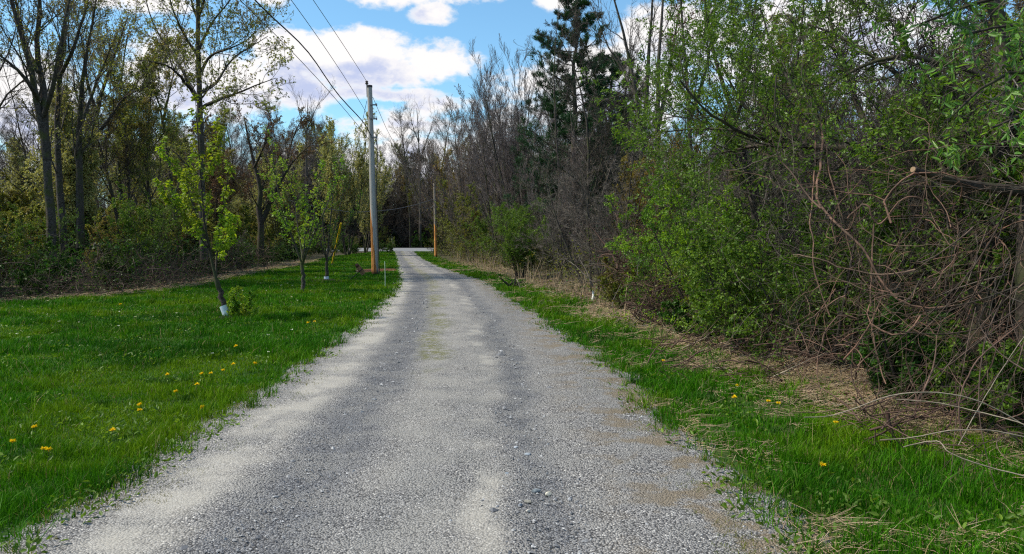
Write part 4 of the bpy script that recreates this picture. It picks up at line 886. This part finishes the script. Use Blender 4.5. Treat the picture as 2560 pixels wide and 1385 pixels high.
for k, (px, Y, sc, key, nm, lab) in enumerate([(868,84,1.5,'fanY','budding_tree','rounded tree hazed with pale yellow buds right behind the tall pole'),(912,98,1.3,'fanY','budding_tree','paler budding tree half hidden by the tall pole'),
      (1135,88,1.35,'fanO','budding_tree','orange-brown budding tree showing right of the far pole, behind the bare ones'),(1240,74,1.25,'fanO','budding_tree','orange-brown budding tree behind the broad mauve-grey one'),(690,62,.9,'fanY','budding_tree','pale budding tree behind the crooked brown-leaved one'),(1620,24,.55,'fanO','budding_tree','small orange-brown budding tree low beside the twin-trunked one'),
      (1030,140,1.7,'fanO','budding_tree','brownish budding tree across the crossing road, left of the far pole')]):
    plant(nm, key, W(px,602,Y)[0], Y, sc, lab, 'tree', rz=k*1.7)
plant('bare_tree', 'thinP', W(1392,602,37)[0], 37, .92, 'slim pale bare tree standing in front of the tall pine, left of its trunk', 'tree', rz=.4)
plant('bare_tree', 'bareD', W(1478,602,34)[0], 34, .95, 'forked bare tree standing in front of the gap between the two pines', 'tree', rz=2.4)
# white pine
def pine(label, base, H, seed, s=1.0, rz=0.):
    r = np.random.default_rng(seed); e = empty('pine_tree', base, label, 'tree'); tr = MB(); cr = MB(); K = 12
    P = np.zeros((1,K,3)); P[0,:,2] = np.linspace(-.1, H, K); P[0,:,0] = np.cumsum(r.normal(0,.08,K)); Rr = np.linspace(.24,.03,K)[None]; tubes(tr, P, Rr, 9)
    nb = 74; t = .12 + .86*(np.arange(nb)+r.random(nb))/nb; z = t*H; L = (3.7*(1-t)**.75+.5)*r.uniform(.5,1.2,nb); a = np.arange(nb)*2.4+r.normal(0,.5,nb)
    px_ = np.interp(z, P[0,:,2], P[0,:,0]); k = np.linspace(0,1,7)
    B = np.stack([np.stack([px_+np.cos(a)*L*q, np.sin(a)*L*q, z + L*(.02*q+.36*q*q)],1) for q in k],1); B += r.normal(size=B.shape)*.05*k[None,:,None]
    BR = np.linspace(1,.25,7)[None]*(.02+.012*L[:,None]); tubes(tr, B, BR, 4)
    P2, R2 = grow(r, B, BR, 14, .25, 1, (30,65), .30, .45, .8, .1, 4, .5, .006); P2[...,2] += .0; tubes(tr, P2, R2, 3)
    P3, R3 = grow(r, P2, R2, 5, .3, 1, (25,60), .5, .3, .9, .1, 3, .6, .005); tubes(cr, P3, R3, 3)
    for src, per in ((P3, 17), (P2, 6)):
        Bq, D = on(r, src, per, .35, .015); D = nrm(D + np.array([-.25,0,.55])); n_ = len(Bq)
        leaves(cr, r, Bq, D, .19, .10, 1, 0)
    obj('trunk', tr.mesh('pine_trunk', B_dark), e); obj('crown', cr.mesh('pine_crown', [B_twigd, L_pine]), e); e.rotation_euler[2] = rz; e.scale = (s,s,s); return e
pine('tall dark blue-green pine towering over the right woods', (W(1445,602,40)[0], 40, 0), 14.8, 61)
pine('shorter dark pine close behind the tall one with bare lower trunk', (W(1510,602,45)[0], 45, 0), 12.4, 62, 1.0, 2.)

# tall bare trees right of the pine
twin('tall twin-trunked grey tree between the pine and the green crown, the left one', 1600, 30.,
  [([(1605,640,0),(1610,500,0),(1608,360,0),(1590,220,0),(1575,120,0),(1540,20,0),(1510,-80,0)], .15, .02), ([(1608,360,0),(1620,250,0),(1618,150,0),(1630,40,0),(1640,-100,0)], .11, .02),
   ([(1595,250,0),(1560,180,1),(1520,120,1),(1490,40,1)], .06, .015)], 51, leaf=0, n=(8,6,5,2), leng=11)
twin('tall grey tree with steep parallel stems between the pine and the green crown, the right one', 1650, 27.,
  [([(1650,640,0),(1645,480,0),(1642,330,0),(1640,200,0),(1650,100,0),(1660,0,0),(1665,-120,0)], .14, .02), ([(1642,330,0),(1665,230,0),(1680,130,0),(1700,20,0)], .09, .02)], 52, leaf=0, n=(9,6,5,2), leng=10)
twin('pale-branched tree leaning left beyond the pine with white-lit limbs', 1500, 46.,
  [([(1560,640,0),(1545,500,0),(1530,380,0),(1510,260,0),(1480,150,0),(1440,60,0),(1400,0,0)], .14, .02), ([(1530,380,0),(1560,280,0),(1570,180,0),(1590,90,0)], .09, .02)], 53, leaf=0, n=(8,5,5,2), leng=13)
twin('red-budded tree whose dark crown shows above the green leaves', 1730, 22.,
  [([(1740,640,0),(1730,450,0),(1725,300,0),(1715,180,0),(1705,60,0),(1700,-60,0)], .10, .02), ([(1725,300,0),(1760,200,0),(1780,100,0),(1790,0,0)], .07, .015)], 54, tm=B_dark, bt=B_red, leafm_=L_redbud, leaf=2, n=(8,6,4,2), leng=8, ls=.07)

# big green leafing tree with the long dark limb reaching left
Yg = 10.0
lvG = [dict(n=12, t0=.3, t1=.98, ang=(25,65), lf=.34, shape=.3, up=.9, wob=.15, K=6, rr=.4, minr=.006, lenabs=4.2), dict(n=6, t0=.15, ang=(25,55), lf=.5, shape=.4, up=.3, wob=.16, K=5, rr=.6, minr=.004), dict(n=5, t0=.1, ang=(25,60), lf=.5, up=.2, wob=.2, K=4, minr=.003)]
hero('leafing_tree', 'big small-leaved green tree with a long dark limb reaching left over the thicket', 'tree', (W(2440,602,8.2)[0], 8.2, 0),
  [([(2440,1000,8.2),(2430,800,8.2),(2450,600,8.2),(2480,450,8.3),(2500,340,8.4),(2520,200,8.5),(2500,60,8.6),(2450,-80,8.6)], .17, .06),
   ([(2500,350,8.4),(2400,325,8.6),(2330,330,8.9),(2260,350,9.2),(2200,378,9.5),(2100,370,9.8),(2020,362,10),(1930,355,10.3),(1860,372,10.5),(1780,385,10.7)], .085, .015),
   ([(2020,362,10),(1930,320,10.4),(1870,280,10.8),(1830,220,11),(1800,150,11)], .035, .01), ([(1960,358,10.2),(1890,330,10.2),(1800,322,10.4),(1740,320,10.6),(1660,330,10.8)], .03, .008),
   ([(2100,370,9.8),(2040,300,10),(1980,220,10.5),(1930,120,11),(1900,20,11)], .04, .01), ([(1930,355,10.3),(1870,340,9.6),(1800,300,9.4),(1750,270,9.3),(1700,200,9.2)], .03, .01),
   ([(2200,375,9.5),(2150,280,9.8),(2120,180,10),(2080,80,10.3),(2060,-40,10.5)], .045, .01), ([(2330,330,8.9),(2290,230,9),(2200,150,9.2),(2100,90,9.5),(2020,60,9.8)], .04, .01),
   ([(2520,220,8.5),(2400,160,8.7),(2250,130,9),(2130,170,9.3),(2050,230,9.5),(1960,290,9.7)], .04, .01), ([(2450,610,8.2),(2380,570,8.0),(2300,440,7.8),(2240,330,7.8)], .035, .01)],
  B_twigd, B_dark, L_green, lvG, leaf=12, lsize=.042, lwr=.42, seed=55, K=14, leafsrc=(-1,), lspread=.01)
hero('leafing_tree', 'slender green-leaved tree behind the long dark limb, edging the sky gap', 'tree', (W(1880,602,13.5)[0], 13.5, 0),
  [([(1900,700,13.5),(1890,560,13.5),(1870,420,13.5),(1840,300,13.5),(1800,200,13.5),(1770,100,13.5),(1760,-20,13.5)], .07, .02),
   ([(1880,500,13.5),(1930,380,14),(1960,260,14),(2000,140,14),(2010,0,14)], .05, .015), ([(1870,420,13.5),(1790,330,13),(1730,260,13),(1690,200,13)], .035, .01),
   ([(1840,300,13.5),(1870,200,13),(1880,100,13),(1890,0,13)], .035, .01)],
  B_twigd, B_dark, L_green, [dict(n=11, t0=.25, t1=.98, ang=(25,60), lf=.3, shape=.3, up=.4, wob=.15, K=6, rr=.4, minr=.006, lenabs=5.0), dict(n=7, t0=.15, ang=(25,55), lf=.5, shape=.4, up=.3, wob=.16, K=5, rr=.6, minr=.004), dict(n=5, t0=.1, ang=(25,60), lf=.5, up=.2, wob=.2, K=4, minr=.003)], leaf=12, lsize=.046, lwr=.42, seed=56, K=12)
# sawn-off limb
Ys = 7.2; q = W(2560,560,Ys); e = empty('sawn_tree', (W(2600,602,Ys)[0], Ys, 0), 'dark leaning trunk with a short sawn-off limb showing a pale round cut', 'tree'); b0 = np.array([W(2600,602,Ys)[0], Ys, 0])
mb = MB(); tr = resample([W(2600,1150,Ys)-b0, W(2590,900,Ys)-b0, W(2570,650,Ys)-b0, W(2600,400,Ys)-b0, W(2650,100,Ys)-b0, W(2680,-200,Ys)-b0], 12); tubes(mb, tr, np.linspace(.16,.09,12), 10, 0, True)
lb = resample([W(2575,480,Ys)-b0, W(2480,470,Ys-.1)-b0, W(2400,460,Ys-.2)-b0, W(2340,440,Ys-.3)-b0, W(2283,424,Ys-.5)-b0], 10); tubes(mb, lb, np.linspace(.055,.027,10), 10, 0, True)
part('trunk', e, mb, B_dark); mb = MB(); d_ = nrm(lb[-1]-lb[-2]); tubes(mb, np.array([lb[-1]-d_*.002, lb[-1]+d_*.006]), np.array([.025,.024]), 14, 0, True); part('cut_face', e, mb, plain('fresh_cut', (.30,.20,.12), .8, var=.1))

# bright green shrub mid right
def leafy(label, base, H, spread, seed, lm, n1=10, leaf=5, ls=.045, stems=9, name='leafy_shrub', tm=B_dark, bt=B_twigd, l1=.5, lwr=.5, up=.2, n4=3, droop=0, fold=False):
    k = 'x%d' % seed
    A[k] = arche(k, seed, H, .03, bt, tm, lm, n1=n1, n2=7, n3=5, n4=n4, t0=.1, minr=.003, leaf=leaf, lsize=ls, lwr=lwr, stems=stems, spread=spread, l1=l1, wob=.2, up=up, droop=droop, fold=fold)
    return plant(name, k, base[0], base[1], 1.0, label, 'shrub', rz=0)
for k, (px, Y, H, sp, sd, lm, lab) in enumerate([
   (1800,13.2,2.7,1.15,301,L_bright,'bright yellow-green leafy shrub catching the sun in the right thicket'),
   (1690,16.0,2.9,1.0,302,L_bright,'smaller bright green shrub left of the brightest one'),
   (1880,11.0,2.3,.8,303,L_green,'mid green shrub right of the brightest one, over the leaf litter'),
   (1760,12.6,.9,1.0,304,L_dark,'low dark green bush at the foot of the bright shrub'),
   (2080,9.6,2.6,.7,305,L_green,'leafy shrub tangled with vines right of the bright shrub'),
   (1300,33,3.4,.5,306,L_green,'soft green willow-like bush at the left of the right thicket'),
   (2300,7.6,1.2,.9,307,L_dark,'low green growth under the canes at the right'),
   (2480,6.6,1.0,.9,308,L_green,'low leafy growth near the right edge of the picture'),
   (1590,17.5,1.5,.9,309,L_olive,'brownish low shrub in front of the bare grey thicket')]):
    leafy(lab, (W(px,602,Y)[0], Y), H, sp, sd, lm, leaf={301:3,302:3,306:2}.get(sd,3), ls=.04 if sd != 306 else .12, lwr=.5 if sd != 306 else .15, droop=.0)
# long-leaved branches hanging into the top right corner
Yw = 4.9
hero('willow_leaved_tree', 'long bright green leaves on drooping twigs at the top right corner', 'tree', (5.0, 5.4, 0),
  [([(3300,1385,5.4),(3250,900,5.4),(3150,500,5.4),(3050,100,5.3),(2950,-200,5.2)], .10, .05),
   ([(3150,500,5.4),(2900,300,5.2),(2700,200,5.0),(2560,150,4.9),(2440,200,4.8),(2380,290,4.8)], .035, .006), ([(3100,300,5.4),(2850,120,5.1),(2680,60,4.9),(2520,50,4.9),(2400,90,4.9)], .035, .006),
   ([(3150,520,5.4),(2900,400,5.1),(2700,280,4.9),(2580,260,4.8),(2480,320,4.7)], .03, .006), ([(3000,0,5.3),(2800,-40,5.1),(2600,-30,5),(2450,0,5),(2300,60,5)], .03, .006)],
  B_twig, B_dark, L_will, [dict(n=14, t0=.45, t1=.99, ang=(25,60), lf=.2, shape=.2, up=.1, wob=.15, K=5, rr=.5, minr=.003, lenabs=2.6), dict(n=4, t0=.15, ang=(25,50), lf=.5, shape=.3, up=.1, wob=.15, K=4, minr=.002)],
  leaf=7, lsize=.062, lwr=.26, seed=57, K=12, leafsrc=(-1,-2), fold=True)

# vines and canes of the near thicket
def curves(n, region, L, seed, wob, bend, rad, K=14, dir0=None, zmin=.02):
    r = np.random.default_rng(seed); p = np.array([region(r) for _ in range(n)]); d = nrm(r.normal(size=(n,3)) if dir0 is None else np.asarray(dir0)[None]+r.normal(size=(n,3))*.5)
    ln = r.uniform(.5,1.2,n)*L; tq = r.normal(size=(n,3))*bend; pts = [p]
    for k in range(K-1):
        d = nrm(d + np.cross(d, tq) + r.normal(size=(n,3))*wob); p = p + d*(ln/(K-1))[:,None]; p[:,2] = np.maximum(p[:,2], zmin + .03*r.random(n)); pts.append(p)
    P = np.stack(pts,1); Rr = (rad*np.exp(r.normal(-.15,.5,n)))[:,None]*np.linspace(1.1,.35,K)[None]; return P, Rr
def pixreg(x0,x1,y0,y1,Y0,Y1):
    def f(r):
        Y = r.uniform(Y0,Y1); q = W(r.uniform(x0,x1), r.uniform(y0,y1), Y); q[2] = max(q[2], .05); return q
    return f
def tangle(name, label, cat, sets, m, leafs=None, kind=None, seed=1, side=0):
    mb = MB(); r = np.random.default_rng(seed)
    for (P, Rr) in sets:
        tubes(mb, P, Rr, 4)
        if side: tubes(mb, *grow(r, P, Rr, side, .1, .95, (25,60), .28, .3, .2, .14, 5, .55, .0018), 3)
        if leafs: B, D = on(r, P, leafs[1], .1, .01); leaves(mb, r, B, D, leafs[2], .5, 1)
    return tag(obj(name, mb.mesh(name, [m]+([leafs[0]] if leafs else []))), label, cat, kind=kind)
tangle('vine_tangle', 'loose tangle of reddish brown vines looping through the near thicket on the right', 'vines',
       [curves(60, pixreg(2000,2560,420,960,6.5,8.8), 1.5, 71, .20, .09, .0045), curves(50, pixreg(2080,2560,540,940,6.2,8.4), 1.4, 85, .22, .11, .005), curves(46, pixreg(2060,2560,500,930,6.2,7.5), 1.0, 72, .24, .12, .0035)], B_cane, kind='stuff', side=5)
tangle('twig_tangle', 'mass of fine grey twigs filling the near thicket on the right', 'twigs',
       [curves(900, pixreg(1900,2700,0,950,7.5,11.5), 1.1, 73, .22, .1, .003, 8), curves(150, pixreg(2300,2700,300,950,5.8,8), 1.4, 74, .08, .08, .003, 8, (-.6,0,-.5))], B_twigd, kind='stuff')
tangle('leafy_undergrowth', 'scattered small green leaves on twigs inside the near thicket', 'undergrowth',
       [curves(1100, pixreg(1850,2750,150,950,7.5,13), .9, 75, .25, .1, .0025, 6)], B_twigd, (L_green, 11, .042), kind='stuff')
tangle('fallen_twigs', 'reddish dead twigs heaped on the ground under the near thicket', 'twigs',
       [curves(800, pixreg(2130,2800,1000,1110,5.6,8.5), .8, 76, .14, .08, .0035, 8, (.5,.1,.1)), curves(600, pixreg(1620,2300,850,960,8,12.5), .7, 77, .12, .08, .004, 8, (.6,.1,.1))], B_red, kind='stuff')
# traced vines
def traced(name, label, cat, paths, m, Kk=26, seed=4, leafs=None):
    mb = MB(); r = np.random.default_rng(seed)
    for pts, r0, r1 in paths:
        P = resample([W(*q) for q in pts], Kk); P[1:-1] += r.normal(size=(Kk-2,3))*min(.006, r0*.25); tubes(mb, P, np.linspace(r0,r1,Kk), 6, 0, True)
    return tag(obj(name, mb.mesh(name, [m])), label, cat)
traced('grapevine', 'thick reddish grapevine hanging from the long limb and curving down to the right', 'vine',
  [([(2056,310,9.2),(2058,360,9.0),(2050,420,8.6),(2038,480,8.2),(2050,520,7.9),(2090,560,7.6),(2130,590,7.3),(2170,630,7.2),(2195,690,7.1),(2215,740,7.0),(2260,770,6.9),(2330,775,6.8),(2420,760,6.7)], .017, .009)], B_cane)
traced('grapevine', 'pair of pale thin vines dropping beside the thick grapevine', 'vine',
  [([(2036,310,9.2),(2040,380,9),(2034,450,8.6),(2030,520,8.2),(2020,570,8),(2040,600,7.8),(2025,660,7.7),(2050,720,7.6),(2075,790,7.5)], .01, .006), ([(2066,360,9),(2072,430,8.6),(2090,490,8.4),(2110,560,8.2),(2130,650,8)], .008, .005)], B_cane)
traced('grapevine', 'hook-shaped vine looping up and over in the middle of the near thicket', 'vine',
  [([(2120,545,7.2),(2145,520,7.1),(2165,503,7),(2175,520,7),(2180,550,7),(2195,565,7),(2215,550,6.9),(2240,510,6.8),(2260,490,6.8),(2300,490,6.8),(2320,520,6.8),(2345,545,6.8)], .010, .006)], B_cane)
traced('grapevine', 'long vine falling nearly straight to the ground between the hook-shaped one and the litter', 'vine',
  [([(2185,560,7.6),(2180,640,7.5),(2178,700,7.4),(2175,760,7.3),(2180,830,7.2),(2195,900,7.1),(2215,960,6.9)], .009, .006)], B_cane)
traced('arching_cane', 'long pale cane arching low over the grass at lower right, its tip pointing left', 'cane',
  [([(2010,1043,4.9),(2060,1045,4.9),(2130,1025,4.85),(2210,990,4.8),(2290,978,4.75),(2370,982,4.7),(2450,1000,4.65),(2560,1060,4.6),(2700,1170,4.5)], .003, .005)], B_pale)
traced('arching_cane', 'pale cane below the longest arching one at lower right', 'cane',
  [([(2240,998,4.9),(2340,1005,4.8),(2430,1025,4.7),(2560,1058,4.5),(2700,1150,4.4)], .0025, .0042)], B_pale)
traced('arching_cane', 'lowest pale arching cane, nearly level across the dark grass', 'cane',
  [([(2200,1100,4.5),(2280,1095,4.45),(2370,1075,4.4),(2470,1073,4.35),(2600,1100,4.3),(2720,1180,4.2)], .0025, .0042)], B_pale)
traced('arching_cane', 'straight pale cane rising steeply to the right edge of the picture', 'cane',
  [([(2395,1115,4.6),(2440,1030,4.7),(2500,930,4.8),(2560,840,4.9),(2640,740,5)], .003, .002)], B_pale)
traced('arching_cane', 'reddish cane rising in a curve from the grass at the lower right', 'cane',
  [([(2405,1100,4.9),(2395,1030,5),(2400,980,5),(2440,900,5.1),(2500,850,5.2),(2600,770,5.3)], .006, .004)], B_red)
traced('arching_cane', 'bent pale stem lying in the lower right grass with a kink in it', 'cane',
  [([(2258,1118,4.4),(2300,1106,4.35),(2352,1100,4.3),(2362,1125,4.2),(2400,1145,4.15),(2480,1170,4.1),(2600,1200,4.0)], .003, .0035)], B_pale)
traced('fallen_branch', 'thin dark red twig lying across the lower right verge', 'branch',
  [([(2100,1030,5.1),(2190,1045,4.9),(2270,1092,4.6),(2330,1110,4.4),(2420,1115,4.3)], .004, .003)], B_red)
tangle('bramble_canes', 'crossing pale and reddish canes hanging into the right edge of the picture', 'canes',
       [curves(44, pixreg(2420,2700,450,850,5.4,6.6), 1.9, 78, .03, .05, .0035, 14, (-.45,0,-.8)), curves(16, pixreg(2540,2800,900,1100,4.5,5.2), .9, 79, .03, .09, .0028, 14, (-.8,0,.2))], B_cdark, kind='stuff', side=4)
tangle('fallen_sticks', 'pale bleached sticks and stems strewn along the foot of the right thicket', 'sticks',
       [curves(420, lambda r: (lambda y: np.array([fVR(y)+r.uniform(-.25,2.2), y, .03]))(r.uniform(4.5,17)**1.0), .75, 84, .10, .05, .005, 8, (.8,-.5,.02))], B_pale, kind='stuff')
# brown brush heap, fallen wood on the verge
tangle('brush_heap', 'rounded heap of matted reddish brown brambles beyond the verge, left of the bright shrub', 'brush heap',
       [curves(420, pixreg(1540,1690,590,700,16.5,18.5), 1.5, 81, .12, .16, .005, 12)], B_red, (L_dark, 2, .05))
tangle('brush_heap', 'lower heap of dark matted canes at the verge edge in front of the rounded one', 'brush heap',
       [curves(300, pixreg(1560,1680,700,790,13.6,14.8), 1.1, 82, .08, .14, .005, 12, (.8,0,-.2))], B_red, (L_dark, 2, .045))
traced('fallen_branch', 'pale forked branch lying along the verge edge left of the white stub', 'branch',
  [([(1350,731,G(1350,731)[1]),(1385,733,23.2),(1408,740,22.6),(1434,752,21.6)], .03, .025), ([(1385,733,23.2),(1372,727,23.4)], .02, .012)], B_pale)
q = G(1480,752); mb = MB(); P = resample([(0,0,-.03),(.03,0,.06),(.05,0,.14),(.035,0,.24),(.01,0,.29)], 10); tubes(mb, P, np.array([.03,.04,.042,.042,.042,.04,.038,.032,.024,.012]), 10, 0, True)
tag(obj('broken_stub', mb.mesh('broken_stub', plain('bleached_wood', (.80,.78,.72), .7, var=.1)), None, (q[0],q[1],0)), 'short curved bleached white branch stub standing at the verge edge', 'branch')
traced('fallen_branch', 'thin brown branch lying behind the foot of the white stub', 'branch', [([(1455,750,G(1455,750)[1]),(1480,755,19.9),(1520,765,19.0)], .02, .012)], B_dark)
q = G(1286,720); mb = MB(); tubes(mb, *curves(9, lambda r: np.array([r.normal(0,.12), r.normal(0,.12), .08]), .6, 83, .1, .1, .03, 7, (0,0,.35)), 6)
tag(obj('blackened_stump', mb.mesh('blackened_stump', plain('charred', (.015,.013,.012), .9)), None, (q[0],q[1],0)), 'blackened twisted root stub in the grass of the right verge', 'stump')
traced('pale_stick', 'thin pale stick leaning behind the blackened root stub', 'stick', [([(1301,720,24.8),(1296,706,24.8),(1291,697,24.9)], .022, .014)], B_pale)
traced('bent_sapling', 'two pale leaning sapling stems bowing left over the brush by the white stub', 'sapling',
  [([(1482,715,21),(1465,690,21),(1440,665,21.2),(1415,648,21.4)], .02, .01), ([(1485,720,21),(1468,680,21.1),(1448,645,21.3),(1436,610,21.5)], .02, .008)], B_twig)
# left brambles
def regw(y0,y1,d0,d1,z1):
    def f(r):
        y = r.uniform(y0,y1); return np.array([fWL(y)-r.uniform(d0,d1), y, r.uniform(.05,z1)])
    return f
tangle('bramble_tangle', 'brown arching brambles matted along the left edge of the lawn', 'brambles', [curves(1500, regw(15,46,.1,4,1.1), 1.4, 91, .12, .16, .006, 10), curves(700, regw(17,30,.1,2.2,.6), 1.3, 95, .12, .2, .006, 10)], B_cdark, (L_dark, 2, .07), kind='stuff')
tangle('leafy_undergrowth', 'low green undergrowth along the foot of the left woods', 'undergrowth', [curves(2600, regw(16,70,1,10,1.7), .9, 92, .2, .1, .005, 6)], B_twigd, (L_dark, 8, .09), kind='stuff')
tangle('dead_stalks', 'upright tan dead stalks standing along the far right verge', 'dead stalks', [curves(360, lambda r: (lambda y: np.array([fVR(y)+r.uniform(.3,1.6), y, .0]))(r.uniform(15,60)), .9, 93, .05, .03, .006, 5, (0,0,3.))], M_straw, kind='stuff')
tangle('leafy_undergrowth', 'low green and olive undergrowth along the foot of the right thicket', 'undergrowth', [curves(2400, lambda r: (lambda y: np.array([fVR(y)+r.uniform(.2,6), y, r.uniform(.05,1.2)]))(r.uniform(11,90)), .9, 94, .2, .1, .005, 6)], B_twig, (L_olive, 7, .08), kind='stuff')

# the wood far behind everything, one mass
def far_wood():
    r = np.random.default_rng(401); tr = MB(); X = []; Y = []
    n = 900; a = r.uniform(-1.1, 1.1, n); d = r.uniform(95, 230, n); X = np.sin(a)*d; Y = np.cos(a)*d
    ok = (Y > YEND+30) | (X < fWL(Y)-38) | (X > fVR(Y)+28); X, Y = X[ok], Y[ok]; n = len(X); H = r.uniform(10, 15, n)*np.maximum(1, np.hypot(X,Y)/190)
    K = 5; P = np.zeros((n,K,3)); z = np.linspace(-.2,1,K)
    P[:,:,0] = X[:,None] + r.normal(size=(n,K))*.25; P[:,:,1] = Y[:,None] + r.normal(size=(n,K))*.25; P[:,:,2] = z[None]*H[:,None]
    Rr = np.linspace(.2,.05,K)[None]*r.uniform(.6,1.2,n)[:,None]; tubes(tr, P, Rr, 5)
    P1, R1 = grow(r, P, Rr, 14, .25, 1, (25,55), .28, .5, .4, .12, 4, .5, .03); tubes(tr, P1, R1, 3)
    P2, R2 = grow(r, P1, R1, 7, .1, 1, (25,55), .45, .4, .3, .15, 3, .6, .02); tubes(tr, P2, R2, 3)
    P3, R3 = grow(r, P2, R2, 3, .1, 1, (25,55), .55, .4, .3, .15, 3, .6, .015); tubes(tr, P3, R3, 3)
    tag(obj('distant_woods', tr.mesh('distant_woods', [B_twigd])), 'distant bare woods filling the gaps behind the nearer trees', 'woods', kind='stuff')
    U = MB(); n = 16000; a = r.uniform(-1.1,1.1,n); d = r.uniform(60,200,n); X = np.sin(a)*d; Y = np.cos(a)*d; ok = (Y > YEND+12) | (X < fWL(Y)-12) | (X > fVR(Y)+10); X, Y = X[ok], Y[ok]; n = len(X)
    z0 = np.interp(Y, [0,124,134,180], [0,0,.35,.9])
    B = np.repeat(np.stack([X,Y,z0],1), 5, 0) + r.normal(size=(n*5,3))*[.8,.8,.9]; B[:,2] = np.abs(B[:,2])+.1
    leaves(U, r, B, r.normal(size=B.shape), .45, .5, 0)
    tag(obj('distant_undergrowth', U.mesh('distant_undergrowth', [L_dark])), 'dark brushy undergrowth among the distant trunks', 'undergrowth', kind='stuff')
far_wood()
